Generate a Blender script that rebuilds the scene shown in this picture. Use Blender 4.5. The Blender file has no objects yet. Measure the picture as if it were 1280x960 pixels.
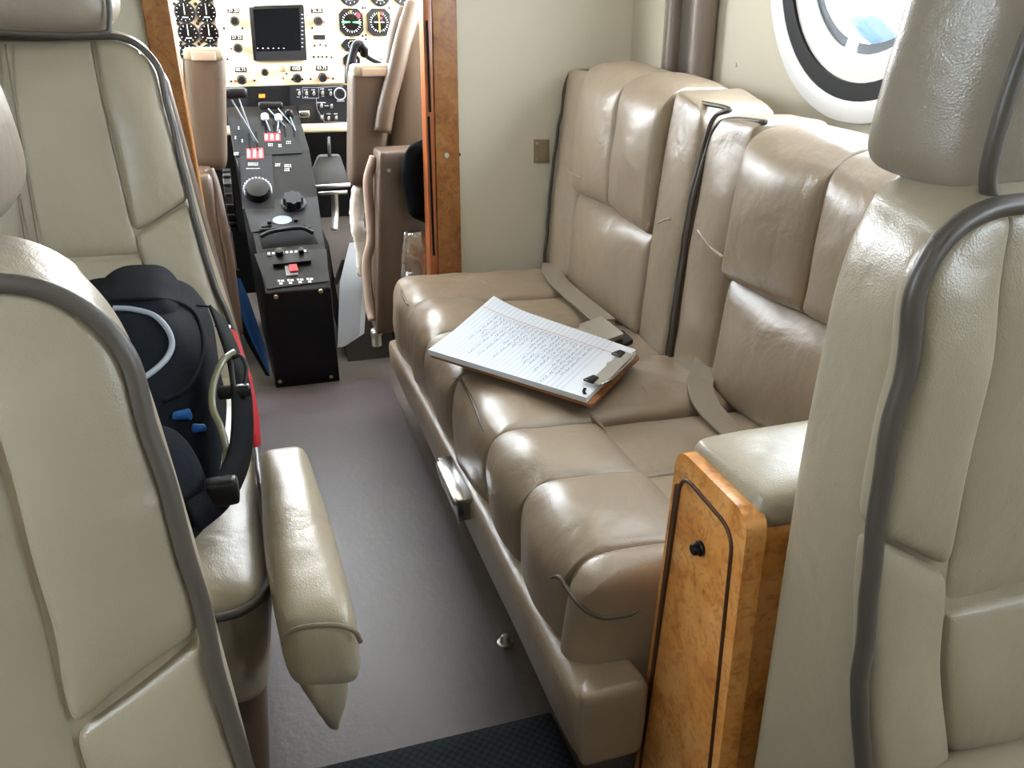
import bpy, bmesh, math, random
from mathutils import Vector, Matrix, noise
random.seed(7)
S = bpy.context.scene
COL = S.collection
V = Vector

# ------------------------------------------------------------------ camera
CAM = V((0, 0, .9))
F = 1000.0
def camera_axes():
    vy = (-333.0, -425.0)
    Yc = V((vy[0], vy[1], F)).normalized()
    Zc = -V((0.0, F * F / 425.0, F)).normalized()
    Xc = Yc.cross(Zc)
    return Xc, Yc, Zc
XC, YC, ZC = camera_axes()
def ray(px, py):
    d = V((px - 640, py - 480, F))
    return V((XC.dot(d), YC.dot(d), ZC.dot(d)))
def AX(px, py, x):
    d = ray(px, py); return CAM + d * (x / d.x)
def AY(px, py, y):
    d = ray(px, py); return CAM + d * (y / d.y)
def AZ(px, py, z):
    d = ray(px, py); return CAM + d * ((z - .9) / d.z)
cd = bpy.data.cameras.new('camera'); cam = bpy.data.objects.new('camera', cd); COL.objects.link(cam)
right = V((XC.x, YC.x, ZC.x)); up = -V((XC.y, YC.y, ZC.y)); back = -V((XC.z, YC.z, ZC.z))
cam.matrix_world = Matrix(((right.x, up.x, back.x, 0), (right.y, up.y, back.y, 0), (right.z, up.z, back.z, .9), (0, 0, 0, 1)))
cd.sensor_width = 36; cd.lens = F / 1280 * 36; cd.clip_start = .01; cd.clip_end = 500
S.camera = cam

# ------------------------------------------------------------------ materials
def lin(h):
    h = h.lstrip('#'); c = [int(h[i:i + 2], 16) / 255 for i in (0, 2, 4)]
    return tuple([x / 12.92 if x <= .04045 else ((x + .055) / 1.055) ** 2.4 for x in c] + [1])
def newmat(name):
    m = bpy.data.materials.new(name); m.use_nodes = True
    n = m.node_tree.nodes; l = m.node_tree.links
    return m, n, l, n['Principled BSDF']
def plain(name, col, rough=.5, metal=0, spec=.5, var=0, vscale=20, bump=0, bscale=200, emit=0, coat=0):
    m, n, l, b = newmat(name)
    b.inputs['Base Color'].default_value = lin(col); b.inputs['Roughness'].default_value = rough
    b.inputs['Metallic'].default_value = metal; b.inputs['Specular IOR Level'].default_value = spec
    if coat: b.inputs['Coat Weight'].default_value = coat; b.inputs['Coat Roughness'].default_value = .12 if rough < .4 else .36
    tc = n.new('ShaderNodeTexCoord')
    if var:
        t = n.new('ShaderNodeTexNoise'); t.inputs['Scale'].default_value = vscale; t.inputs['Detail'].default_value = 5
        l.new(tc.outputs['Object'], t.inputs['Vector'])
        mx = n.new('ShaderNodeMix'); mx.data_type = 'RGBA'
        c = lin(col)
        mx.inputs['A'].default_value = tuple([x * (1 - var) for x in c[:3]] + [1]); mx.inputs['B'].default_value = tuple([min(1, x * (1 + var)) for x in c[:3]] + [1])
        l.new(t.outputs['Fac'], mx.inputs['Factor']); l.new(mx.outputs['Result'], b.inputs['Base Color'])
    if bump:
        t = n.new('ShaderNodeTexNoise'); t.inputs['Scale'].default_value = bscale; t.inputs['Detail'].default_value = 4
        l.new(tc.outputs['Object'], t.inputs['Vector'])
        bp = n.new('ShaderNodeBump'); bp.inputs['Strength'].default_value = bump; bp.inputs['Distance'].default_value = .002
        l.new(t.outputs['Fac'], bp.inputs['Height']); l.new(bp.outputs['Normal'], b.inputs['Normal'])
    if emit:
        b.inputs['Emission Color'].default_value = lin(col); b.inputs['Emission Strength'].default_value = emit
    return m
def leather(name, col, rough=.36, grain=.25, fold=.35):
    m, n, l, b = newmat(name)
    tc = n.new('ShaderNodeTexCoord')
    t = n.new('ShaderNodeTexNoise'); t.inputs['Scale'].default_value = 7; t.inputs['Detail'].default_value = 6
    l.new(tc.outputs['Object'], t.inputs['Vector'])
    c = lin(col); mx = n.new('ShaderNodeMix'); mx.data_type = 'RGBA'
    mx.inputs['A'].default_value = tuple([x * .9 for x in c[:3]] + [1]); mx.inputs['B'].default_value = tuple([x * 1.1 for x in c[:3]] + [1])
    l.new(t.outputs['Fac'], mx.inputs['Factor']); l.new(mx.outputs['Result'], b.inputs['Base Color'])
    b.inputs['Specular IOR Level'].default_value = .7; b.inputs['Coat Weight'].default_value = .08; b.inputs['Coat Roughness'].default_value = .25
    b.inputs['Roughness'].default_value = rough
    v = n.new('ShaderNodeTexVoronoi'); v.inputs['Scale'].default_value = 700
    l.new(tc.outputs['Object'], v.inputs['Vector'])
    f = n.new('ShaderNodeTexNoise'); f.inputs['Scale'].default_value = 14; f.inputs['Detail'].default_value = 3; f.inputs['Distortion'].default_value = .35
    l.new(tc.outputs['Object'], f.inputs['Vector'])
    b1 = n.new('ShaderNodeBump'); b1.inputs['Strength'].default_value = fold; b1.inputs['Distance'].default_value = .012
    l.new(f.outputs['Fac'], b1.inputs['Height'])
    b2 = n.new('ShaderNodeBump'); b2.inputs['Strength'].default_value = grain; b2.inputs['Distance'].default_value = .0008
    l.new(v.outputs['Distance'], b2.inputs['Height']); l.new(b1.outputs['Normal'], b2.inputs['Normal'])
    l.new(b2.outputs['Normal'], b.inputs['Normal'])
    return m
def burl(name, c1, c2, c3):
    m, n, l, b = newmat(name)
    tc = n.new('ShaderNodeTexCoord')
    t = n.new('ShaderNodeTexNoise'); t.inputs['Scale'].default_value = 16; t.inputs['Detail'].default_value = 8; t.inputs['Distortion'].default_value = .8; t.inputs['Roughness'].default_value = .65
    l.new(tc.outputs['Object'], t.inputs['Vector'])
    r = n.new('ShaderNodeValToRGB'); e = r.color_ramp.elements
    e[0].position = .30; e[0].color = lin(c1); e[1].position = .68; e[1].color = lin(c3)
    k = e.new(.46); k.color = lin(c2)
    l.new(t.outputs['Fac'], r.inputs['Fac'])
    s = n.new('ShaderNodeTexNoise'); s.inputs['Scale'].default_value = 75; s.inputs['Detail'].default_value = 4; s.inputs['Distortion'].default_value = 1.5
    l.new(tc.outputs['Object'], s.inputs['Vector'])
    q = n.new('ShaderNodeValToRGB'); q.color_ramp.elements[0].position = .33; q.color_ramp.elements[0].color = (.45, .3, .2, 1); q.color_ramp.elements[1].position = .50; q.color_ramp.elements[1].color = (1, 1, 1, 1)
    l.new(s.outputs['Fac'], q.inputs['Fac'])
    mx = n.new('ShaderNodeMix'); mx.data_type = 'RGBA'; mx.blend_type = 'MULTIPLY'; mx.inputs['Factor'].default_value = .5
    l.new(r.outputs['Color'], mx.inputs['A']); l.new(q.outputs['Color'], mx.inputs['B']); l.new(mx.outputs['Result'], b.inputs['Base Color'])
    b.inputs['Roughness'].default_value = .3; b.inputs['Coat Weight'].default_value = .3; b.inputs['Coat Roughness'].default_value = .1
    return m
def weave(name, col, scale=260, rough=.85):
    m, n, l, b = newmat(name)
    tc = n.new('ShaderNodeTexCoord'); w = n.new('ShaderNodeTexChecker'); w.inputs['Scale'].default_value = scale
    l.new(tc.outputs['Object'], w.inputs['Vector'])
    c = lin(col)
    w.inputs['Color1'].default_value = tuple([x * 1.25 for x in c[:3]] + [1]); w.inputs['Color2'].default_value = tuple([x * .75 for x in c[:3]] + [1])
    l.new(w.outputs['Color'], b.inputs['Base Color']); b.inputs['Roughness'].default_value = rough; b.inputs['Specular IOR Level'].default_value = .15
    bp = n.new('ShaderNodeBump'); bp.inputs['Strength'].default_value = .5; bp.inputs['Distance'].default_value = .001
    l.new(w.outputs['Fac'], bp.inputs['Height']); l.new(bp.outputs['Normal'], b.inputs['Normal'])
    return m
def glass(name, tint='#ffffff', refl=.08):
    m = bpy.data.materials.new(name); m.use_nodes = True; n = m.node_tree.nodes; l = m.node_tree.links
    n.remove(n['Principled BSDF']); o = n['Material Output']
    a = n.new('ShaderNodeBsdfTransparent'); a.inputs['Color'].default_value = lin(tint)
    g = n.new('ShaderNodeBsdfGlossy'); g.inputs['Roughness'].default_value = .05
    mx = n.new('ShaderNodeMixShader'); mx.inputs['Fac'].default_value = refl
    l.new(a.outputs[0], mx.inputs[1]); l.new(g.outputs[0], mx.inputs[2]); l.new(mx.outputs[0], o.inputs['Surface'])
    return m
TAN = '#9e917b'
M = {
 'leather': leather('tan_leather', TAN),
 'sofa_leather': leather('sofa_leather', '#978672', .36, .25, .4),
 'brown_leather': leather('brown_leather', '#8a7e6e', .33),
 'curtain': leather('curtain_leather', '#75665a', .45),
 'cockpit_leather': leather('cockpit_leather', '#4f3d2e', .5, .15, .1),  # base colour darkened to carry the shade on the cockpit seats' aft faces
 'pink_leather': leather('worn_leather', '#b39a8a', .5, .15, .3),
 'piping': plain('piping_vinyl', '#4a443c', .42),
 'soft_piping': plain('grey_brown_piping', '#5a5246', .45),
 'seam': plain('seam_thread', '#6f6350', .6),
 'burl': burl('burl_veneer', '#b47232', '#de9549', '#eeb06a'),
 'burl_dark': burl('dark_burl_veneer', '#7a4a22', '#93602f', '#a87440'),
 'jamb': plain('varnished_jamb', '#a85f35', .3, var=.2, vscale=30, coat=.3),
 'groove': plain('groove_brown', '#4a2814', .5),
 'cream': plain('cream_wall', '#cfc7b2', .6, var=.05, vscale=5, bump=.1, bscale=120),
 'white_trim': plain('window_white', '#f2f1ee', .4),
 'rubber': plain('black_rubber', '#080b0d', .4, spec=.2),
 'carpet': plain('grey_carpet', '#6a625b', .95, spec=.1, var=.35, vscale=300, bump=1, bscale=400),
 'mat': plain('brown_vinyl', '#524849', .43, var=.1, vscale=12, bump=.25, bscale=90),
 'ribbed': weave('ribbed_rubber', '#23282b', 150, .8),
 'black': plain('black_plastic', '#0e0e10', .35, spec=.35),
 'flat_black': plain('flat_black', '#060607', .7, spec=.15),
 'crackle': plain('black_crackle', '#08080a', .4, spec=.25, bump=.4, bscale=300),
 'greyblack': plain('grey_black_panel', '#111317', .3, spec=.3),
 'panel': plain('cream_panel', '#dcc7a4', .5, var=.03),
 'panel_grey': plain('charcoal_panel', '#19191c', .45, spec=.25),
 'screen': plain('dark_glass', '#040507', .15, spec=.25),
 'white': plain('white_paint', '#e8e8e4', .5),
 'grey_white': plain('grey_white', '#b9bdc4', .55),
 'red': plain('red_paint', '#c8202a', .5),
 'redfabric': plain('red_fabric', '#b3121f', .75, bump=.3, bscale=500),
 'green': plain('green_paint', '#56c86c', .5),
 'yellow': plain('yellow_paint', '#d8b638', .5),
 'orange': plain('lit_amber', '#ff6a1a', .5, emit=2.0),
 'chrome': plain('chrome', '#c9c9c9', .18, metal=1),
 'brass': plain('worn_brass', '#a89a7c', .5, metal=.8),
 'steel': plain('brushed_steel', '#d2d0c9', .38, metal=1),
 'gunmetal': plain('pedal_metal', '#1d1a17', .5, spec=.3),
 'paper': plain('paper', '#e6ebf2', .8),
 'pencil': plain('ink', '#6a6e7c', .8),
 'blueline': plain('ruled_blue', '#b4c4d8', .8),
 'pinkline': plain('ruled_pink', '#d88a92', .8),
 'board': plain('brown_hardboard', '#8a5a30', .6, var=.2, vscale=60),
 'belt': weave('grey_webbing', '#93887a', 420, .7),
 'navy': weave('navy_nylon', '#0d1117', 420, .85),
 'mesh': weave('grey_mesh', '#191c22', 380, .85),
 'bluefabric': plain('blue_fabric', '#12508f', .7),
 'blueplastic': plain('blue_cover', '#17477f', .4),
 'strap': weave('black_webbing', '#101214', 600, .8),
 'fleece': plain('white_sheepskin', '#e6ded2', .95, bump=1, bscale=120),
 'blackcloth': plain('black_cloth', '#07080b', .85, spec=.1, bump=.5, bscale=60),
 'clearplastic': glass('clear_polythene', '#ffffff', .38),
 'glass': glass('window_glass', '#f4f8fa', .04),
 'olive': plain('clear_olive_plastic', '#6c6a52', .25),
 'lever_grey': plain('lever_grey', '#6e7276', .4, metal=.7),
 'track_grey': plain('track_grey', '#5d6369', .5),
 'dial_grey': plain('dial_grey', '#7f8894', .4, var=.5, vscale=160),
 'pale_piping': plain('pale_piping', '#8f9499', .6),
 'shaded_carpet': plain('shaded_grey_carpet', '#3f3833', .95, spec=.1, var=.35, vscale=300, bump=1, bscale=400),  # grey carpet copy, darkened in colour to stand for the footwell's shade
 'snow': plain('snow', '#eef2f6', .9),
 'snowtree': plain('snowy_foliage', '#202a31', .95, spec=.1, var=.97, vscale=11),
}
# ------------------------------------------------------------------ object helpers
LOC = {}
def props(o, label, cat, group=None, kind=None):
    if label: o['label'] = label
    if cat: o['category'] = cat
    if group: o['group'] = group
    if kind: o['kind'] = kind
def thing(name, label, cat, loc, group=None):
    o = bpy.data.objects.new(name, None); o.empty_display_size = .05
    COL.objects.link(o); o.location = loc; LOC[o.name] = V(loc); props(o, label, cat, group); return o
def obj(name, bm, mat, parent=None, label=None, smooth=True, sub=0, wr=None, loc=None):
    """link a bmesh (built in world coordinates) as one object under its parent"""
    bmesh.ops.recalc_face_normals(bm, faces=bm.faces)
    if wr:
        bm.normal_update()
        amp, sc = wr
        for v in bm.verts:
            p = v.co * sc
            v.co += v.normal * (amp * (noise.noise(p) + .5 * noise.noise(p * 2.3 + V((7, 3, 1)))))
    off = LOC.get(parent.name) if parent else (V(loc) if loc is not None else V((0, 0, 0)))
    for v in bm.verts: v.co -= off
    me = bpy.data.meshes.new(name); bm.to_mesh(me); bm.free()
    if smooth:
        for p in me.polygons: p.use_smooth = True
        if smooth == 'auto':
            try: me.set_sharp_from_angle(angle=math.radians(38))
            except Exception: pass
    o = bpy.data.objects.new(name, me); COL.objects.link(o)
    me.materials.append(M[mat] if isinstance(mat, str) else mat)
    if parent: o.parent = parent
    else: o.location = off
    LOC[o.name] = off
    if label: o['label'] = label
    if sub:
        md = o.modifiers.new('subdivision', 'SUBSURF'); md.levels = md.render_levels = sub
    return o
def struct(name, bm, mat, smooth='auto'):
    o = obj(name, bm, mat, smooth=smooth); o['kind'] = 'structure'; return o
def solo(name, bm, mat, label, cat, loc, group=None, **k):
    o = obj(name, bm, mat, loc=loc, **k); props(o, label, cat, group); return o
def B(): return bmesh.new()
# ------------------------------------------------------------------ shape helpers (all add to a bmesh)
def hexa(b4, t4):
    """corners from bottom quad and top quad, each (x0y0, x1y0, x0y1, x1y1)"""
    return [V(p) for p in b4] + [V(p) for p in t4]
def boxc(x0, x1, y0, y1, z0, z1):
    return hexa([(x0, y0, z0), (x1, y0, z0), (x0, y1, z0), (x1, y1, z0)], [(x0, y0, z1), (x1, y0, z1), (x0, y1, z1), (x1, y1, z1)])
def lobe(bm, c, r=.03, n=12, puff=(0, 0, 0), corner=None, plane='uw', fn=None):
    """soft rounded block filling a hexahedron; corner={(+-1,+-1):R} rounds outline corners in a plane first"""
    def tri(u, v, w):
        a, b_, d = (u + 1) / 2, (v + 1) / 2, (w + 1) / 2
        p = V((0, 0, 0))
        for k in range(8):
            i, j, m = k & 1, (k >> 1) & 1, k >> 2
            p += c[k] * ((a if i else 1 - a) * (b_ if j else 1 - b_) * (d if m else 1 - d))
        return p
    e = lambda i, j: (c[i] - c[j]).length
    D = [(e(0, 1) + e(2, 3) + e(4, 5) + e(6, 7)) / 8, (e(0, 2) + e(1, 3) + e(4, 6) + e(5, 7)) / 8, (e(0, 4) + e(1, 5) + e(2, 6) + e(3, 7)) / 8]
    r = min(r, min(D) * .98)
    ax = {'u': 0, 'v': 1, 'w': 2}
    vs = {}
    def place(q):
        q = list(q)
        if corner:
            i, j = ax[plane[0]], ax[plane[1]]
            s = max(abs(q[i]), abs(q[j]))
            if s > 1e-6:
                bi, bj = q[i] / s * D[i], q[j] / s * D[j]
                R = corner.get((1 if bi > 0 else -1, 1 if bj > 0 else -1), 0)
                if R:
                    R = min(R, D[i] * .99, D[j] * .99)
                    ci = max(-(D[i] - R), min(D[i] - R, bi)); cj = max(-(D[j] - R), min(D[j] - R, bj))
                    di, dj = bi - ci, bj - cj
                    if di and dj:
                        L = math.hypot(di, dj); bi, bj = ci + R * di / L, cj + R * dj / L
                q[i], q[j] = bi / D[i] * s, bj / D[j] * s
        p = [q[k] * D[k] for k in range(3)]
        inn = [max(-(D[k] - r), min(D[k] - r, p[k])) for k in range(3)]
        d = V([p[k] - inn[k] for k in range(3)])
        if d.length > 1e-9:
            d = d.normalized() * r
            if corner:
                d = V([max(-abs(p[k] - inn[k]), min(abs(p[k] - inn[k]), d[k])) for k in range(3)])
        p = [inn[k] + d[k] for k in range(3)]
        q2 = [p[k] / D[k] for k in range(3)]
        f = [1 - min(1, abs(x)) ** 2 for x in q2]
        q3 = [q2[0] + puff[0] / D[0] * q2[0] * f[1] * f[2], q2[1] + puff[1] / D[1] * q2[1] * f[0] * f[2], q2[2] + puff[2] / D[2] * q2[2] * f[0] * f[1]]
        w = tri(*q3)
        return fn(w, q2) if fn else w
    g = [math.sin(math.pi / 2 * (2 * i / n - 1)) for i in range(n + 1)]
    def vert(q):
        k = tuple(round(x, 5) for x in q)
        if k not in vs: vs[k] = bm.verts.new(place(q))
        return vs[k]
    for axis in range(3):
        for sgn in (-1, 1):
            for i in range(n):
                for j in range(n):
                    qs = []
                    for a, b_ in ((i, j), (i + 1, j), (i + 1, j + 1), (i, j + 1)):
                        q = [0, 0, 0]; q[axis] = sgn; q[(axis + 1) % 3] = g[a]; q[(axis + 2) % 3] = g[b_]; qs.append(vert(q))
                    try: bm.faces.new(qs)
                    except ValueError: pass
    return bm
def spline(pts, n=8):
    pts = [V(p) for p in pts]; out = []
    for i in range(len(pts) - 1):
        p0 = pts[i - 1] if i else pts[0] * 2 - pts[1]; p1, p2 = pts[i], pts[i + 1]
        p3 = pts[i + 2] if i + 2 < len(pts) else p2 * 2 - p1
        for k in range(n):
            t = k / n
            out.append(.5 * ((2 * p1) + (p2 - p0) * t + (2 * p0 - 5 * p1 + 4 * p2 - p3) * t * t + (3 * p1 - p0 - 3 * p2 + p3) * t ** 3))
    out.append(pts[-1]); return out
def tube(bm, pts, r, seg=10, n=8, closed=False, wig=0, flat=1.0, side=None, taper=None):
    P = spline(pts, n) if n else [V(p) for p in pts]
    if wig: P = [p + V((noise.noise(p * 22) * wig, noise.noise(p * 22 + V((9, 9, 9))) * wig * .5, noise.noise(p * 22 + V((3, 8, 1))) * wig * .4)) for p in P]
    rings = []; nv = None
    for i, p in enumerate(P):
        t = (P[min(i + 1, len(P) - 1)] - P[max(i - 1, 0)])
        if t.length < 1e-9: t = V((0, 0, 1))
        t.normalize()
        if nv is None:
            nv = V(side) if side else (V((0, 0, 1)) if abs(t.z) < .9 else V((1, 0, 0)))
        nv = (nv - t * nv.dot(t))
        if nv.length < 1e-6: nv = t.orthogonal()
        nv.normalize(); bv = t.cross(nv)
        rr = r * (taper(i / (len(P) - 1)) if taper else 1)
        rings.append([bm.verts.new(p + nv * (rr * math.cos(2 * math.pi * k / seg)) + bv * (rr * flat * math.sin(2 * math.pi * k / seg))) for k in range(seg)])
    for a, b_ in zip(rings, rings[1:]):
        for k in range(seg): bm.faces.new((a[k], a[(k + 1) % seg], b_[(k + 1) % seg], b_[k]))
    bm.faces.new(rings[0]); bm.faces.new(rings[-1]); return bm
def ribbon(bm, pts, width, thick, up=(0, 0, 1), n=8):
    """flat strap along a path; width across, thick along 'up'"""
    P = spline(pts, n) if n else [V(p) for p in pts]; rings = []
    ups = up if isinstance(up, list) else None
    for i, p in enumerate(P):
        t = (P[min(i + 1, len(P) - 1)] - P[max(i - 1, 0)]).normalized()
        u = V(up); s = t.cross(u).normalized(); u = s.cross(t).normalized()
        rings.append([bm.verts.new(p + s * (a * width / 2) + u * (b_ * thick / 2)) for a, b_ in ((-1, -1), (1, -1), (1, 1), (-1, 1))])
    for a, b_ in zip(rings, rings[1:]):
        for k in range(4): bm.faces.new((a[k], a[(k + 1) % 4], b_[(k + 1) % 4], b_[k]))
    bm.faces.new(rings[0]); bm.faces.new(rings[-1]); return bm
def slab(bm, poly, d):
    """prism: polygon (3D points) extruded by vector d"""
    d = V(d); a = [bm.verts.new(V(p)) for p in poly]; b_ = [bm.verts.new(V(p) + d) for p in poly]
    bm.faces.new(a); bm.faces.new(b_[::-1]); n = len(a)
    for i in range(n): bm.faces.new((a[i], a[(i + 1) % n], b_[(i + 1) % n], b_[i]))
    return bm
def bev(bm, w, seg=2):
    bmesh.ops.bevel(bm, geom=[e for e in bm.edges], offset=w, segments=seg, affect='EDGES', profile=.6, clamp_overlap=True); return bm
def box(bm, x0, x1, y0, y1, z0, z1): return slab(bm, [(x0, y0, z0), (x1, y0, z0), (x1, y1, z0), (x0, y1, z0)], (0, 0, z1 - z0))
def cyl(bm, c, axis, r, h, seg=20, r2=None):
    """cylinder/cone from c along axis"""
    c = V(c); a = V(axis).normalized(); o = a.orthogonal().normalized(); q = a.cross(o)
    if abs(a.y) > .9: o = V((1, 0, 0)); q = a.cross(o)
    A = [bm.verts.new(c + o * (r * math.cos(t)) + q * (r * math.sin(t))) for t in [2 * math.pi * k / seg for k in range(seg)]]
    r2 = r if r2 is None else r2
    Bv = [bm.verts.new(c + a * h + o * (r2 * math.cos(t)) + q * (r2 * math.sin(t))) for t in [2 * math.pi * k / seg for k in range(seg)]]
    bm.faces.new(A[::-1]); bm.faces.new(Bv)
    for k in range(seg): bm.faces.new((A[k], A[(k + 1) % seg], Bv[(k + 1) % seg], Bv[k]))
    return bm
def roundpoly(pts, R, n=6):
    """round the corners of a 3D polygon; R scalar or list"""
    out = []; N = len(pts); pts = [V(p) for p in pts]
    for i in range(N):
        p0, p, p1 = pts[i - 1], pts[i], pts[(i + 1) % N]; r = R[i] if isinstance(R, (list, tuple)) else R
        if r <= 0: out.append(p); continue
        a = p + (p0 - p).normalized() * r; b_ = p + (p1 - p).normalized() * r
        for k in range(n + 1):
            t = k / n; out.append(a * (1 - t) ** 2 + p * (2 * t * (1 - t)) + b_ * t * t)
    return out
def ring(bm, c, ax1, ax2, axis, r_out, r_in, h, seg=64, a0=0, a1=2 * math.pi):
    c, ax1, ax2, axis = V(c), V(ax1), V(ax2), V(axis); full = abs(a1 - a0 - 2 * math.pi) < 1e-6
    N = seg if full else seg + 1; L = []
    for k in range(N):
        t = a0 + (a1 - a0) * k / seg; d = ax1 * math.cos(t) + ax2 * math.sin(t)
        L.append([bm.verts.new(c + d * r_in), bm.verts.new(c + d * r_out), bm.verts.new(c + d * r_out + axis * h), bm.verts.new(c + d * r_in + axis * h)])
    for k in range(N if full else N - 1):
        a, b_ = L[k], L[(k + 1) % N]
        for j in range(4): bm.faces.new((a[j], a[(j + 1) % 4], b_[(j + 1) % 4], b_[j]))
    if not full: bm.faces.new(L[0]); bm.faces.new(L[-1][::-1])
    return bm
def text_bm(s, size, origin, ax, ay, an, depth=.0006, align='CENTER', shear=0):
    cu = bpy.data.curves.new('lettering', 'FONT'); cu.body = s; cu.size = size; cu.extrude = depth; cu.align_x = align; cu.align_y = 'CENTER'; cu.shear = shear; cu.resolution_u = 2
    o = bpy.data.objects.new('lettering_source', cu); COL.objects.link(o)
    dg = bpy.context.evaluated_depsgraph_get(); me = bpy.data.meshes.new_from_object(o.evaluated_get(dg))
    COL.objects.unlink(o); bpy.data.objects.remove(o); bpy.data.curves.remove(cu)
    bm = B(); bm.from_mesh(me); bpy.data.meshes.remove(me)
    ax, ay, an = V(ax), V(ay), V(an)
    for v in bm.verts: v.co = V(origin) + ax * v.co.x + ay * v.co.y + an * v.co.z
    return bm
def add_bm(dst, src):
    me = bpy.data.meshes.new('tmp'); src.to_mesh(me); src.free(); dst.from_mesh(me); bpy.data.meshes.remove(me)

from mathutils.bvhtree import BVHTree
def surf_of(*objs):
    """sight-line lookup on finished (smoothed) meshes, for seams and trims that lie on a surface"""
    dg = bpy.context.evaluated_depsgraph_get(); dg.update(); T = []
    for o in objs:
        ev = o.evaluated_get(dg); me = ev.to_mesh(); off = LOC[o.name]
        T.append(BVHTree.FromPolygons([v.co + off for v in me.vertices], [list(p.vertices) for p in me.polygons])); ev.to_mesh_clear()
    def hit(px, py, lift=0):
        d = ray(px, py).normalized(); best = None
        for t in T:
            p, n, i, dist = t.ray_cast(CAM, d)
            if p is not None and (best is None or dist < best[2]): best = (p, n if n.dot(d) < 0 else -n, dist)
        if best is None:                      # just past the edge: take the closest point of the surface
            q = min((t.find_nearest(CAM + d * k) for t in T for k in (.8, 1.0, 1.3, 1.6, 2.0)), key=lambda r: r[3])
            best = (q[0], q[1] if q[1].dot(d) < 0 else -q[1], 0)
        return best[0] + best[1] * lift
    return hit
def lerp_tab(tab):
    """smooth table lookup: [(z, value), ...]"""
    tab = sorted(tab)
    def f(z):
        if z <= tab[0][0]: return tab[0][1]
        if z >= tab[-1][0]: return tab[-1][1]
        for (a, va), (b_, vb) in zip(tab, tab[1:]):
            if a <= z <= b_:
                t = (z - a) / (b_ - a); return va + (vb - va) * t
    def g(z): return (f(z - .012) + f(z) + f(z + .012)) / 3
    return g

# =================================================================== SETTING
WX = .95
bm = B(); box(bm, -1.0, 1.0, -1.45, 3.25, -.05, 0); struct('floor', bm, 'carpet')
bm = B(); box(bm, -.80, .80, -1.45, 2.03, 1.45, 1.48); struct('ceiling', bm, 'cream')
def wall_panel(bm, x, y0, y1, z0, z1, c=None, r=0, th=.02, nseg=64):
    """wall sheet at x facing inwards, with an optional round opening"""
    sx = 1 if x > 0 else -1
    if not c:
        return box(bm, min(x, x + sx * th), max(x, x + sx * th), y0, y1, z0, z1)
    L = []
    angs = sorted(set([2 * math.pi * k / nseg for k in range(nseg)] + [math.atan2(zz - c[1], yy - c[0]) % (2 * math.pi) for yy in (y0, y1) for zz in (z0, z1)]))
    for t in angs:
        d = (math.cos(t), math.sin(t)); k = 1e9
        if d[0] > 1e-9: k = min(k, (y1 - c[0]) / d[0])
        if d[0] < -1e-9: k = min(k, (y0 - c[0]) / d[0])
        if d[1] > 1e-9: k = min(k, (z1 - c[1]) / d[1])
        if d[1] < -1e-9: k = min(k, (z0 - c[1]) / d[1])
        L.append([bm.verts.new((x + xo, c[0] + d[0] * rr, c[1] + d[1] * rr)) for rr, xo in ((r, 0), (k, 0), (k, sx * th), (r, sx * th))])
    for i in range(len(L)):
        a, b_ = L[i], L[(i + 1) % len(L)]
        for j in range(4): bm.faces.new((a[j], a[(j + 1) % 4], b_[(j + 1) % 4], b_[j]))
    return bm
WZ, WR = 1.06, .249
right_windows = [1.17, .42, -.33, -1.05]
left_windows = [.30]  # unseen window, placed here to light the near right seat and burl panel
bm = B()
edges = [2.03, 1.55, .80, .05, -.70, -1.45]
wall_panel(bm, WX, 1.55, 2.03, 0, 1.32)
for k, wy in enumerate(right_windows): wall_panel(bm, WX, edges[k + 2], edges[k + 1], 0, 1.32, (wy, WZ), WR)
slab(bm, [(WX, -1.45, 1.32), (WX + .02, -1.45, 1.32), (.80, -1.45, 1.47), (.78, -1.45, 1.45)], (0, 3.48, 0))
struct('wall_right', bm, 'cream')
bm = B()
wall_panel(bm, -WX, -.05, .65, 0, 1.32, (.30, WZ), WR)
wall_panel(bm, -WX, -1.45, -.05, 0, 1.32); wall_panel(bm, -WX, .65, 2.03, 0, 1.32)
slab(bm, [(-WX, -1.45, 1.32), (-WX - .02, -1.45, 1.32), (-.80, -1.45, 1.47), (-.78, -1.45, 1.45)], (0, 3.48, 0))
struct('wall_left', bm, 'cream')
bm = B(); box(bm, -WX, WX, -1.48, -1.45, 0, 1.48); struct('wall_back', bm, 'cream')
# bulkhead with the cockpit doorway
BY = 2.0
bm = B(); box(bm, .43, WX, BY, BY + .03, 0, 1.45); box(bm, -WX, -.19, BY, BY + .03, 0, 1.45); box(bm, -.19, .43, BY, BY + .03, 1.36, 1.45)
struct('wall_front', bm, 'cream')
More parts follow.
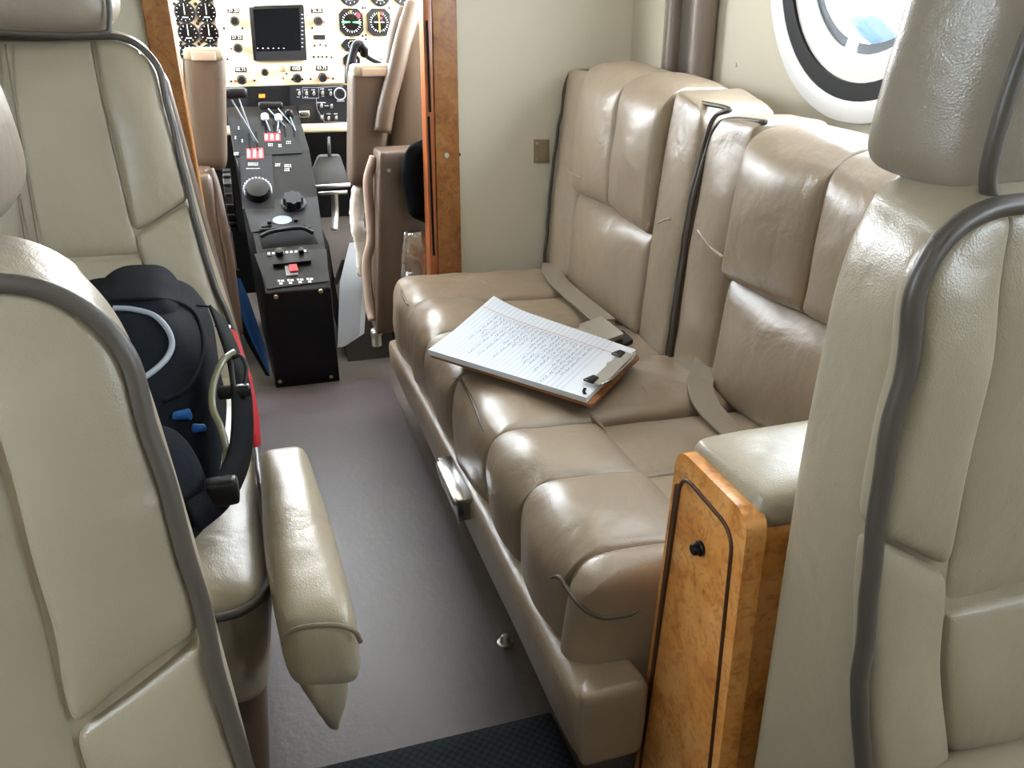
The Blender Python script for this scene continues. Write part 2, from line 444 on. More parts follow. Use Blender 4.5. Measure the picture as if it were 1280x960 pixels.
# windows: reveal lip, rubber ring, white inner ring, grey dust-shade ring, pane
def window(n, x, wy):
    s = 1 if x > 0 else -1
    t = thing('window_%d' % n, None, None, (x, wy, WZ)); t['kind'] = 'structure'
    c = V((x, wy, WZ)); A, Bz, N = V((0, 1, 0)), V((0, 0, 1)), V((s, 0, 0))
    bm = B(); ring(bm, c - N * .006, A, Bz, N, .282, .247, .010); bev(bm, .003, 2); obj('lip', bm, 'white_trim', t, smooth='auto')
    bm = B(); ring(bm, c - N * .004, A, Bz, N, .249, .219, .03); obj('rubber_ring', bm, 'rubber', t, smooth='auto')
    bm = B(); ring(bm, c + N * .002, A, Bz, N, .2195, .176, .03); ring(bm, c + N * .03, A, Bz, N, .25, .17, .03); obj('inner_ring', bm, 'white_trim', t, smooth='auto')
    bm = B()
    for a0, a1 in ((math.radians(165), math.radians(222)), (math.radians(231), math.radians(280)), (math.radians(290), math.radians(345))) if s > 0 else ((math.radians(200), math.radians(340)),):
        ring(bm, c + N * .012, A, Bz, N, .178, .160, .006, seg=24, a0=math.pi - a1 if False else a0, a1=a1)
    obj('shade_track', bm, 'track_grey', t, smooth='auto')
    bm = B(); cyl(bm, c + N * .045, N, .172, .003, 64); obj('pane', bm, 'glass', t, smooth='auto')
for k, wy in enumerate(right_windows): window(k + 1, WX, wy)
for k, wy in enumerate(left_windows): window(k + 5, -WX, wy)
# burl door frame of the cockpit doorway
def q3(px, y): return [AY(*p, y) for p in px]
t1 = thing('trim_1', None, None, (.45, BY, 0)); t1['kind'] = 'structure'
bm = B(); slab(bm, [(.405, BY - .012, 0), (.470, BY - .012, 0), (.478, BY - .012, 1.45), (.425, BY - .012, 1.45)], (0, .012, 0)); bev(bm, .002, 1); obj('veneer_face', bm, 'burl_dark', t1, smooth='auto')
bm = B(); slab(bm, [(.384, BY - .008, 0), (.405, BY - .008, 0), (.425, BY - .008, 1.45), (.402, BY - .008, 1.45)], (0, .05, 0)); bev(bm, .004, 2); obj('jamb', bm, 'jamb', t1, smooth='auto')
for z0, z1 in ((.75, .95), (.40, .74)):
    bm = B(); box(bm, .393 + .012 * z0, .398 + .012 * z0, BY - .013, BY - .006, z0, z1); obj('latch_strip', bm, 'flat_black', t1, smooth='auto')
c = AY(558, 194, BY - .012); bm = B(); cyl(bm, c, (0, -1, 0), .006, .004, 18); ring(bm, c + V((0, -.004, 0)), (1, 0, 0), (0, 0, 1), (0, -1, 0), .0055, .003, .002, 18); obj('snap_fastener', bm, 'steel', t1, smooth='auto')
t2 = thing('trim_2', None, None, (-.18, BY, 0)); t2['kind'] = 'structure'
bm = B(); slab(bm, [(-.185, BY - .012, 0), (-.125, BY - .012, 0), (-.153, BY - .012, 1.45), (-.205, BY - .012, 1.45)], (0, .05, 0)); bev(bm, .003, 1); obj('veneer_face', bm, 'burl_dark', t2, smooth='auto')
c = AY(573, 193, BY); bm = B(); cyl(bm, c, (0, -1, 0), .0045, .006, 16); solo('wall_stud', bm, 'gunmetal', 'tiny dark metal stud on cream bulkhead beside the burl door frame', 'fastener', c, smooth='auto')
c = AX(920, 81, WX); bm = B(); cyl(bm, c, (-1, 0, 0), .004, .002, 14); solo('wall_screw', bm, 'steel', 'tiny screw head in the cream panel left of the round window', 'screw', c, smooth='auto')
# cream corner strip, pleated curtain against the side wall
bm = B()
P = [AX(797, 40, .93), AX(829, 40, .925)]
box(bm, .925, WX, P[1].y, BY, 0, 1.32); bev(bm, .004, 2); struct('trim_3', bm, 'cream')
t = thing('pleated_curtain', 'folded brown leather curtain hanging between the sofa and round window', 'curtain', (.93, 1.7, .1))
ys = [AX(831, 40, .90).y, AX(848, 40, .915).y, AX(868, 40, .915).y, AX(898, 40, .945).y]
for k in range(3):
    bm = B(); y1, y0 = ys[k], ys[k + 1]
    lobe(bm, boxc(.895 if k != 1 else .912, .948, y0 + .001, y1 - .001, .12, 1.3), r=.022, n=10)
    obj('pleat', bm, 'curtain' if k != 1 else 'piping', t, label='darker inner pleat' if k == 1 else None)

# cockpit shell: nose floor firewall, low side walls, roof
bm = B(); box(bm, -.95, .95, 3.2, 3.23, 0, .95); struct('wall_firewall', bm, 'flat_black')
bm = B(); box(bm, -.95, -.92, 2.03, 3.2, 0, .92); struct('wall_cockpit_left', bm, 'cream')
bm = B(); box(bm, .92, .95, 2.03, 3.2, 0, .92); struct('wall_cockpit_right', bm, 'cream')
bm = B(); box(bm, -.8, .8, 2.03, 2.75, 1.45, 1.48); slab(bm, [(-.8, 2.74, 1.45), (.8, 2.74, 1.45), (.8, 2.90, 1.38), (-.8, 2.90, 1.38)], (0, .01, .03)); struct('ceiling_cockpit', bm, 'cream')  # sloped front slab added out of view to block windscreen light on the floor
bm = B()
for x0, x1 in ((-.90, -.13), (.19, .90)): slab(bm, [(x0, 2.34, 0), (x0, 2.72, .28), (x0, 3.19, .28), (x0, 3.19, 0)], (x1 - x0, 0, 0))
struct('floor_footwell', bm, 'shaded_carpet')

# =================================================================== FLOOR MATS
bm = B(); slab(bm, roundpoly([(-.62, -1.0, 0), (.285, -1.0, 0), (.285, 2.165, 0), (-.62, 2.165, 0)], .01, 3), (0, 0, .005))
solo('floor_mat', bm, 'mat', 'smooth dark brown vinyl floor runner along the aisle', 'mat', (-.1, .6, 0), smooth='auto')
a, b_ = AZ(520, 952, .012), AZ(690, 903, .012)
bm = B(); lobe(bm, boxc(-.055, .312, .10, .822, .0055, .016), r=.006, n=8)
solo('ribbed_mat', bm, 'ribbed', 'black ribbed mat across the aisle floor at the bottom of the view', 'mat', (.3, .45, .005))
c = AZ(600, 812, 0); c.x = .292
bm = B(); cyl(bm, c + V((0, 0, 0)), (0, 0, 1), .013, .006, 20); cyl(bm, c + V((0, 0, .006)), (0, 0, 1), .009, .012, 20, .006); bev(bm, .0015, 2)
solo('floor_stud', bm, 'steel', 'small metal floor stud at the edge of the brown runner beside the sofa', 'fastener', c, smooth='auto')

# =================================================================== SOFA
sofa = thing('divan_sofa', 'two place tan leather side facing sofa with grey piping along the right wall', 'sofa', (.58, 1.25, 0))
bm = B(); box(bm, .318, .93, .665, 1.93, 0, .20); bev(bm, .006, 2); obj('base', bm, 'carpet', sofa, smooth='auto', label='grey carpeted base')
# front rail: one padded bar and its return along the end
def rail_fn(p, q): return p
bm = B()
lobe(bm, hexa([(.260, .601, .150), (.34, .61, .150), (.264, 1.95, .125), (.34, 1.95, .125)], [(.252, .600, .262), (.33, .61, .25), (.258, 1.95, .205), (.33, 1.95, .20)]), r=.022, n=14)
lobe(bm, hexa([(.262, .602, .150), (.344, .602, .150), (.28, .662, .150), (.344, .662, .150)], [(.258, .600, .262), (.344, .600, .262), (.28, .662, .25), (.344, .662, .25)]), r=.012, n=14)
obj('front_rail', bm, 'sofa_leather', sofa, wr=(.002, 9), sub=1)
# chrome ashtray on the rail
c0, c1 = AX(557, 585, .250), AX(583, 643, .250)
t_ = (c1 - c0)
bm = B(); box(bm, .236, .262, c1.y, c0.y, c1.z - .012, c1.z + .028); bev(bm, .004, 2)
hd = obj('ashtray', bm, 'chrome', sofa, smooth='auto', label='small chrome ashtray set in the rail')
bm = B(); lobe(bm, boxc(.230, .246, c1.y + .006, c0.y - .006, c1.z + .012, c1.z + .026), r=.006, n=6); obj('lid', bm, 'steel', hd)
# seat cushions
XF, XR, XM = .268, .74, .445
def ztop(y): return .372
cA = thing_part = None
def seat_cushion(panels, bol, y_gap):
    bm = B()
    for y0, y1 in panels:
        lobe(bm, hexa([(XF + .012, y0 - .001, .20), (XM, y0 - .001, .20), (XF + .012, y1 + .001, .20), (XM, y1 + .001, .20)],
                      [(XF, y0 - .001, .378), (XM + .012, y0 - .001, .366), (XF, y1 + .001, .378), (XM + .012, y1 + .001, .366)]), r=.015, n=18, puff=(.010, 0, .014), corner={(-1, 1): .062, (1, 1): .022}, plane='uw')
        lobe(bm, hexa([(XM - .03, y0 - .001, .22), (XR, y0 - .001, .22), (XM - .03, y1 + .001, .22), (XR, y1 + .001, .22)],
                      [(XM - .005, y0 - .001, .356), (XR, y0 - .001, .350), (XM - .005, y1 + .001, .356), (XR, y1 + .001, .350)]), r=.012, n=14, puff=(0, 0, .012))
    for y0, y1, endr in bol:
        lobe(bm, hexa([(XF + .006, y0, .19), (XR, y0, .19), (XF + .006, y1, .19), (XR, y1, .19)],
                      [(XF + .012, y0, .372), (XR, y0, .360), (XF + .012, y1, .372), (XR, y1, .360)]), r=.018, n=18, puff=(.008, .004, .012), corner={(-1, 1): .05}, plane='uw')
    return bm
cushA = obj('seat_cushion', seat_cushion([(1.49, 1.705), (1.275, 1.49)], [(1.705, 1.93, (.01, .05)), (1.035, 1.275, (.03, .01))], 0), 'sofa_leather', sofa, wr=(.006, 11), sub=1)
cushB = obj('seat_cushion', seat_cushion([(.865, 1.025), (.70, .865)], [(.652, .70, (.03, .01))], 0), 'sofa_leather', sofa, wr=(.004, 9), sub=1)
def on_top(px, py, z=.372): return AZ(px, py, z)
sh = surf_of(cushA, cushB)
def on_sofa(px, lift=.0005): return [sh(x, y, lift) for x, y in px]
bm = B(); tube(bm, on_sofa([(566, 474), (575, 474), (583, 487), (592, 504), (599, 522), (605, 540)]), .0029, n=5, taper=lambda t: min(1, 7 * t + .25, 7 * (1 - t) + .25)); obj('piping', bm, 'soft_piping', cushA)
bm = B(); tube(bm, on_sofa([(501, 362), (504, 371), (511, 383)]), .0029, n=5, taper=lambda t: min(1, 7 * t + .25, 7 * (1 - t) + .25)); obj('piping', bm, 'soft_piping', cushA)
bm = B(); tube(bm, on_sofa([(688, 722), (700, 722), (712, 740), (726, 757), (742, 768), (760, 772), (785, 768), (800, 762)]), .0029, n=5, taper=lambda t: min(1, 7 * t + .25, 7 * (1 - t) + .25)); obj('piping', bm, 'soft_piping', cushB)
for px in ([(716, 496), (738, 517), (762, 541)], [(790, 466), (806, 486), (818, 512)], [(598, 349), (606, 353), (615, 361)]):
    bm = B(); tube(bm, [sh(x, y, -.0022) for x, y in px], .0036, seg=8, n=5, taper=lambda t: .15 + .85 * math.sin(math.pi * min(1, max(0, t)))); obj('crease', bm, 'sofa_leather', cushA)
# backrests
XB0, XB1 = .695, .735          # front face at seat level and at the top
def xb(z): return XB0 + (z - .36) / .45 * (XB1 - XB0)
def back_block(bm, y0, y1, z0, z1a, z1b, prot, r, thick=.14, puff=(0, 0, 0), corner=None, z0b=None, n=14):
    """z1a: top height at y0, z1b: at y1"""
    z0b = z0 if z0b is None else z0b
    lobe(bm, hexa([(xb(z0) - prot, y0, z0), (xb(z0) + thick, y0, z0), (xb(z0b) - prot, y1, z0b), (xb(z0b) + thick, y1, z0b)],
                  [(xb(z1a) - prot, y0, z1a), (xb(z1a) + thick, y0, z1a), (xb(z1b) - prot, y1, z1b), (xb(z1b) + thick, y1, z1b)]),
         r=min(r, .016), n=18, puff=puff, corner=corner or {(-1, 1): .062, (1, 1): .05, (-1, -1): r * .7}, plane='vw' if corner else 'uw')
bm = B()
back_block(bm, 1.80, 1.965, .345, .838, .850, 0, .026, puff=(.012, 0, .004), corner={(1, 1): .05})
back_block(bm, 1.585, 1.80, .575, .845, .862, .024, .05, thick=.14, puff=(.012, .0, .008))
back_block(bm, 1.395, 1.585, .555, .830, .845, .024, .05, thick=.14, puff=(.012, .0, .008), z0b=.575)
back_block(bm, 1.395, 1.80, .345, .585, .60, .006, .035, thick=.15, puff=(.018, 0, 0))
back_block(bm, 1.265, 1.395, .345, .800, .828, .004, .028, puff=(.010, 0, .004), corner={(-1, 1): .05})
bA = obj('backrest', bm, 'sofa_leather', sofa, wr=(.004, 8), sub=1)
bm = B()
back_block(bm, 1.115, 1.255, .345, .788, .793, 0, .026, puff=(.012, 0, .004), corner={(1, 1): .05})
back_block(bm, .905, 1.115, .545, .772, .785, .022, .05, thick=.14, puff=(.012, 0, .008))
back_block(bm, .735, .905, .545, .758, .772, .022, .05, thick=.14, puff=(.012, 0, .008))
back_block(bm, .735, 1.115, .345, .57, .57, .004, .035, thick=.15, puff=(.018, 0, 0))
back_block(bm, .655, .735, .345, .745, .755, .0, .028, puff=(.008, 0, .0))
bB = obj('backrest', bm, 'sofa_leather', sofa, wr=(.004, 8), sub=1)
def back_pipe(par, y0, y1, z1, flip, zlow=.35):
    s = 1 if flip else -1
    bm = B(); ye, yi = (y1, y0) if flip else (y0, y1)
    tube(bm, [(xb(zlow) - .004, ye - s * .004, zlow), (xb(.5) - .006, ye - s * .002, .5), (xb(.65) - .006, ye - s * .002, .65), (xb(z1) - .004, ye - s * .008, z1 - .055),
              (xb(z1), ye - s * .022, z1 - .018), (xb(z1) + .010, ye - s * .05, z1 - .006), (xb(z1) + .014, yi, z1 - .002)], .0042, wig=.003)
    obj('piping', bm, 'piping', par)
back_pipe(bA, 1.80, 1.965, .846, True); back_pipe(bA, 1.345, 1.265, .808, True); back_pipe(bB, 1.115, 1.255, .792, True)
def stitch(par, pts, r=.0035, mat='sofa_leather', wig=0):
    bm = B(); tube(bm, pts, r, seg=6, wig=wig); return obj('seam', bm, mat, par)
shA, shB = surf_of(bA), surf_of(bB)
stitch(bA, [shA(x, y, -.001) for x, y in ((704, 203), (710, 212), (718, 219), (727, 223))], .0028)
stitch(bA, [shA(x, y, -.001) for x, y in ((822, 279), (831, 275), (839, 273))], .0028)
stitch(bB, [shB(x, y, -.001) for x, y in ((872, 288), (880, 300), (890, 311), (904, 322))], .0028)
# lap belts
bb = obj('lap_belt', ribbon(B(), [(.70, 1.93, .372), (.675, 1.86, .374), (.655, 1.76, .374), (.645, 1.62, .376), (.640, 1.50, .378), (.63, 1.42, .385)], .05, .003), 'belt', sofa, smooth='auto', label='grey webbing lap belt')
p = [AZ(724, 405, .395), AZ(752, 395, .40), AZ(780, 417, .40), AZ(750, 428, .395)]
bm = B(); slab(bm, roundpoly(p, .004, 3), (0, 0, -.010)); obj('buckle', bm, 'steel', bb, smooth='auto', label='square brushed metal buckle')
p = [AZ(760, 420, .388), AZ(779, 411, .392), AZ(792, 424, .388), AZ(774, 434, .386)]
bm = B(); slab(bm, p, (0, 0, -.010)); bev(bm, .002, 1); obj('buckle_tongue', bm, 'black', bb, smooth='auto', label='black buckle tongue')
obj('lap_belt', ribbon(B(), [(.712, 1.15, .395), (.665, 1.09, .375), (.636, 1.02, .373), (.625, .95, .372), (.622, .86, .370)], .042, .003), 'belt', sofa, smooth='auto', label='grey webbing lap belt')
# hinge plate on bulkhead
c = AY(675, 190, BY)
t = thing('hinge_plate', 'small bronze metal hinge plate on cream bulkhead beside the sofa back', 'bracket', (c.x, BY, c.z))
bm = B(); slab(bm, [AY(667, 174, BY - .001), AY(686, 174, BY - .001), AY(686, 203, BY - .001), AY(667, 203, BY - .001)], (0, -.004, 0)); bev(bm, .001, 1); obj('plate', bm, 'brass', t, smooth='auto')
for p in ((671, 179), (671, 199)):
    bm = B(); cyl(bm, AY(*p, BY - .005), (0, -1, 0), .0035, .002, 12); obj('screw', bm, 'steel', t, smooth='auto')

# =================================================================== CLIPBOARD
A_, B_, C_, D_ = AZ(535, 437, .408), AZ(617, 376, .418), AZ(733, 497, .402), AZ(795, 437, .404)
lo = (C_ - A_); sh = (D_ - C_)
nrm = lo.cross(sh).normalized()
if nrm.z < 0: nrm = -nrm
clip = thing('clipboard', 'brown clipboard holding a lined notepad with handwriting, lying on the sofa', 'clipboard', (C_ + B_) / 2)
def CP(u, v, w=0):       # u along length from the free end to the clip, v across from near to far side
    p = (A_ * (1 - u) + C_ * u) * (1 - v) + (B_ * (1 - u) + D_ * u) * v
    return p + nrm * w
bm = B(); slab(bm, roundpoly([CP(.0, 0, -.013), CP(1.035, -.01, -.013), CP(1.03, 1.0, -.013), CP(0, 1.0, -.013)], .012, 4), nrm * .004); obj('board', bm, 'board', clip, smooth='auto')
bm = B()
lift = lambda u, v: .010 * max(0, 1 - u * 3.2) ** 2 * max(0, v - .35) * 1.6
N1, N2 = 24, 16; top = [[bm.verts.new(CP(i / N1 * 1.0, j / N2, .0 + lift(i / N1, j / N2))) for j in range(N2 + 1)] for i in range(N1 + 1)]
bot = [[bm.verts.new(CP(i / N1 * 1.0, j / N2, -.009 + lift(i / N1, j / N2) * .9)) for j in range(N2 + 1)] for i in range(N1 + 1)]
for i in range(N1):
    for j in range(N2):
        bm.faces.new((top[i][j], top[i + 1][j], top[i + 1][j + 1], top[i][j + 1])); bm.faces.new((bot[i][j], bot[i][j + 1], bot[i + 1][j + 1], bot[i + 1][j]))
for i in range(N1):
    for j in (0, N2): bm.faces.new((top[i][j], top[i + 1][j], bot[i + 1][j], bot[i][j]))
for j in range(N2):
    for i in (0, N1): bm.faces.new((top[i][j], top[i][j + 1], bot[i][j + 1], bot[i][j]))
pad = obj('notepad', bm, 'paper', clip, smooth='auto')
def flatline(bm, uv, w, h=.0009):
    P = [CP(u, v, h + lift(u, v)) for u, v in uv]
    for a, b_ in zip(P, P[1:]):
        s = (b_ - a).cross(nrm)
        if s.length < 1e-9: continue
        s = s.normalized() * w / 2
        bm.faces.new([bm.verts.new(x) for x in (a - s, b_ - s, b_ + s, a + s)])
bm = B()
for k in range(29):
    u = .03 + k * .0295
    flatline(bm, [(u, j / 10) for j in range(11)], .0011)
obj('ruled_lines', bm, 'blueline', pad, smooth=False)
bm = B(); flatline(bm, [(i / 16 * .9, .80) for i in range(17)], .0016, .0010); obj('margin_line', bm, 'pinkline', pad, smooth=False)
bm = B(); rnd = random.Random(3)
for k in range(4, 27):
    u0 = .03 + k * .0295 - .004; v = .77
    vend = rnd.choice([.12, .18, .25, .3, .45]) if k > 6 else rnd.choice([.3, .4, .5])
    while v > vend:
        wl = rnd.uniform(.05, .12); pts = []; m = int(wl / .009)
        for i in range(m + 1):
            pts.append((u0 - rnd.choice([.002, .007, .012, .006, .014]) + .004, v - wl * i / max(1, m)))
        flatline(bm, pts, .0009, .0012); v -= wl + rnd.uniform(.015, .03)
        if rnd.random() < .12: v -= .08
obj('handwriting', bm, 'pencil', pad, smooth=False)
bm = B(); flatline(bm, [(.985, .03), (.965, .06), (.955, .12)], .005, .0014); obj('ink_mark', bm, 'flat_black', pad, smooth=False)
# wire clip: folded steel plate with two black corners and spring
cl = obj('clip', bev(slab(B(), [CP(.955, .18, .004), CP(1.035, .18, .006), CP(1.035, .83, .006), CP(.955, .83, .004), CP(.962, .60, .004), CP(.945, .56, .004), CP(.962, .50, .004)], nrm * .003), .0008, 1), 'steel', clip, smooth='auto')
for v in (.22, .76):
    bm = B(); slab(bm, [CP(.925, v - .05, .006), CP(.985, v - .06, .006), CP(.985, v + .05, .006), CP(.95, v + .06, .006)], nrm * .004); bev(bm, .001, 1); obj('clip_foot', bm, 'black', cl, smooth='auto')
bm = B(); tube(bm, [CP(1.03, .16, .010), CP(1.055, .3, .013), CP(1.055, .7, .013), CP(1.03, .86, .010)], .0022); obj('spring_wire', bm, 'chrome', cl)

# =================================================================== ARMREST CABINET (sofa end)
PX = .35
pf = [AX(850, 560, PX), AX(935, 650, PX)]
cab = thing('armrest_cabinet', 'burl wood armrest cabinet with leather top at the near end of sofa', 'cabinet', (.6, .54, 0))
zt = .547
out = [V((PX, .642, 0)), V((PX, .603, zt)), V((PX, .480, zt - .004)), V((PX, .468, 0))]
O = roundpoly(out, [0, .022, .022, 0], 8)
bm = B(); slab(bm, O, (.020, 0, 0)); obj('end_panel', bm, 'burl', cab, smooth='auto')
body = roundpoly([V((PX + .020, .636, 0)), V((PX + .020, .598, zt - .02)), V((PX + .020, .486, zt - .024)), V((PX + .020, .474, 0))], [0, .01, .01, 0], 4)
bm = B(); slab(bm, body, (.55, 0, 0)); obj('body', bm, 'burl', cab, smooth='auto')
bm = B(); lobe(bm, boxc(PX + .012, .92, .482, .606, zt - .03, zt + .012), r=.018, n=12, puff=(0, 0, .008)); obj('armrest_pad', bm, 'leather', cab, sub=1, label='tan leather armrest pad')
ins = [V((PX - .0003, .628, .02)), V((PX - .0003, .590, zt - .022)), V((PX - .0003, .497, zt - .030)), V((PX - .0003, .478, .02))]
R_ = roundpoly(ins, [0, .022, .022, 0], 8)
bm = B(); tube(bm, R_, .0022, seg=8, n=0); gro = obj('inlay_groove', bm, 'groove', cab)
bm = B(); slab(bm, [(PX - .0012, .5925, zt - .035), (PX - .0012, .600, zt - .04), (PX - .0012, .6245, .1), (PX - .0012, .620, .1)], (.0012, 0, 0)); obj('inlay_groove', bm, 'groove', cab, smooth='auto')
c = AX(877, 685, PX); bm = B(); cyl(bm, c, (-1, 0, 0), .0075, .004, 20); cyl(bm, c + V((-.004, 0, 0)), (-1, 0, 0), .006, .006, 14, .0055); bev(bm, .0008, 1); obj('knob', bm, 'black', cab, smooth='auto', label='small black push knob')

# =================================================================== CABIN SEATS
def seat_back(root, xa, dirx, yf, D, ztop_, W, bw, split, csplit, mat, corner_r, zbot=.22, wr=(.003, 9), rise=.015, xrear=None, pipe_r=.005, pipe_wig=.0, headgap=None):
    """seat back whose cushions face aft. xa(z): aisle-side edge; dirx: which way the seat extends; yf(z): front face; bw(z): bolster width; split=(outer z, inner z)"""
    def P(s, z, d=0): return V((xa(z) + dirx * s, yf(z) + d, z))
    f = lambda s, z: s(z) if callable(s) else s
    def blk(bm, s0, s1, z0a, z0b, z1a, z1b, d0, d1, r, puff=(0, 0, 0), corner=None, n=14, ris=0, shell_=False):
        q = [V((f(s0, z0a), d0, z0a)), V((f(s1, z0b), d0, z0b)), V((f(s0, z0a), d1, z0a)), V((f(s1, z0b), d1, z0b)),
             V((f(s0, z1a), d0, z1a)), V((f(s1, z1b), d0, z1b)), V((f(s0, z1a), d1, z1a + ris)), V((f(s1, z1b), d1, z1b + ris))]
        def fn(w, q2):
            sx, sz = w.x, w.z; R = corner_r
            if sz > ztop_ - R:
                for far in (0, 1):
                    e = (W - sx) if far else sx
                    if e < R:
                        dx, dz = R - e, min(sz, ztop_) - (ztop_ - R); L = math.hypot(dx, dz)
                        if L > 1e-9:
                            k_ = max(dx, dz) / L; dx *= k_; dz *= k_
                        e = R - dx; extra = max(0, sz - ztop_); sz = ztop_ - R + dz + extra * (e / R); sx = W - e if far else e
            p = P(sx, sz, w.y)
            if shell_ and xrear:
                t = max(0, min(1, w.y / D)); k = max(0, 1 - w.x / (W * .5)); p.x += (xrear(w.z) - xa(w.z)) * t * k
            return p
        lobe(bm, q, r=r, n=n, puff=puff, corner=corner, fn=fn)
    bm = B(); blk(bm, 0, W, zbot, zbot, ztop_, ztop_, .006, D, .018, puff=(.004, .0, .008), n=26, ris=rise, shell_=True)
    for _ in range(6): bmesh.ops.smooth_vert(bm, verts=bm.verts, factor=.5, use_axis_x=True, use_axis_y=True, use_axis_z=True)
    shell = obj('seat_back', bm, mat, root, wr=(.0015, 9), sub=1)
    zo, zi = split
    for side in (0, 1):
        if side == 0: e0, e1 = .001, bw
        else: e0, e1 = W - .001, (lambda z: W - bw(z))
        bm = B(); blk(bm, e0, e1, zo + .003, zi + .003, ztop_ - .001, ztop_ - .001, -.004, .020, .011, puff=(.0, .010, 0), n=20)
        blk(bm, e0, e1, zbot, zbot, zo - .001, zi - .001, -.004, .020, .011, puff=(.0, .010, 0), n=18)
        bl = obj('bolster', bm, mat, root, wr=wr, sub=1)
    bm = B(); blk(bm, bw, lambda z: W - bw(z), csplit + .001, csplit + .001, ztop_ - .001, ztop_ - .001, .002, .06, .012, puff=(0, .012, 0))
    cp = obj('centre_panel', bm, mat, root, wr=wr, sub=1)
    bm = B(); blk(bm, bw, lambda z: W - bw(z), zbot, zbot, csplit - .001, csplit - .001, -.003, .06, .014, puff=(0, .012, 0))
    obj('lumbar_panel', bm, mat, root, wr=wr, sub=1)
    R = corner_r; pts = [(0, z) for z in [zbot + (ztop_ - R - zbot) * k / 24 for k in range(25)]]
    pts += [(R - R * math.cos(t), ztop_ - R + R * math.sin(t)) for t in [math.pi / 2 * k / 8 for k in range(1, 9)]] + [(R + (W / 2 - R) * k / 6, ztop_) for k in range(1, 7)]
    bm = B(); tube(bm, [P(s_, z_, -.004) + V((-dirx * .002, 0, .002 if s_ > 0 else 0)) for s_, z_ in pts], pipe_r, seg=12, n=2, wig=pipe_wig); obj('piping', bm, 'piping', root)
    return P, cp
# ---- near right
g = 'tan leather cabin seats'
nr = thing('cabin_seat', 'tan leather cabin seat with dark piping in the right foreground, nearest the burl armrest cabinet', 'seat', (.6, .25, 0), g)
xaR = lerp_tab([(.84, .349), (.772, .348), (.755, .3495), (.732, .3535), (.715, .3545), (.69, .350), (.648, .350), (.60, .352), (.575, .3545), (.55, .355), (.522, .3605), (.49, .3615), (.464, .366), (.43, .374), (.397, .383), (.3, .40)])
yR = lambda z: .345 + (z - .4) * .03
P, _ = seat_back(nr, xaR, 1, yR, .108, .814, .48, lambda z: .070 + (.55 - z) * .06 if z < .55 else .070 - (z - .55) * .02, (.606, .562), .527, 'leather', .055, xrear=lerp_tab([(.2, .357), (.5, .365), (.70, .372), (.82, .385)]), pipe_r=.0064, pipe_wig=.003)
hr_front = [AY(1228, 243, .372), AY(1290, 165, .372)]
bm = B()
lobe(bm, hexa([(.408, .392, .806), (.80, .392, .806), (.390, .480, .822), (.80, .480, .822)], [(.440, .365, 1.06), (.80, .365, 1.06), (.408, .455, 1.06), (.80, .455, 1.06)]), r=.022, n=18, puff=(.010, .012, .006))
hr = obj('headrest', bm, 'brown_leather', nr, wr=(.003, 9), sub=1)
bm = B(); tube(bm, [(.60, .386, .812), (.46, .384, .808), (.424, .385, .813), (.414, .383, .85), (.420, .377, .93), (.432, .364, 1.03)], .005, wig=.001); obj('piping', bm, 'piping', hr)
bm = B(); lobe(bm, boxc(.40, .86, -.12, .36, .20, .40), r=.05, n=12, puff=(0, 0, .015)); obj('seat_cushion', bm, 'leather', nr, wr=(.004, 9))
bm = B(); box(bm, .46, .80, -.06, .40, 0, .22); bev(bm, .01, 2); obj('seat_base', bm, 'cockpit_leather', nr, smooth='auto')
# ---- near left
nl = thing('cabin_seat', 'tan leather cabin seat with dark piping at the left edge, in front of the backpack', 'seat', (-.35, .35, 0), g)
xaL = lerp_tab([(.80, -.094), (.70, -.0895), (.675, -.0885), (.655, -.0835), (.63, -.0815), (.59, -.0785), (.55, -.0725), (.51, -.0725), (.472, -.068), (.417, -.061), (.3, -.05)])
yL = lambda z: .46 + (z - .4) * .15
P, _ = seat_back(nl, xaL, -1, yL, .10, .772, .50, lambda z: .096 - (z - .47) * .06, (.528, .472), .36, 'leather', .066, rise=.018, pipe_r=.0060, xrear=lerp_tab([(.3, -.062), (.6, -.09), (.8, -.112)]))
bm = B(); lobe(bm, hexa([(-.44, .53, .792), (-.150, .53, .792), (-.44, .66, .80), (-.148, .65, .80)], [(-.44, .54, .985), (-.165, .54, .985), (-.44, .66, .985), (-.175, .65, .985)]), r=.03, n=14, puff=(.008, .01, 0)); obj('headrest', bm, 'brown_leather', nl, wr=(.003, 9), sub=1)
bm = B(); lobe(bm, boxc(-.55, -.08, -.12, .46, .20, .36), r=.05, n=12, puff=(0, 0, .015)); obj('seat_cushion', bm, 'leather', nl, wr=(.004, 9))
bm = B(); box(bm, -.50, -.12, -.06, .5, 0, .22); bev(bm, .01, 2); obj('seat_base', bm, 'cockpit_leather', nl, smooth='auto')
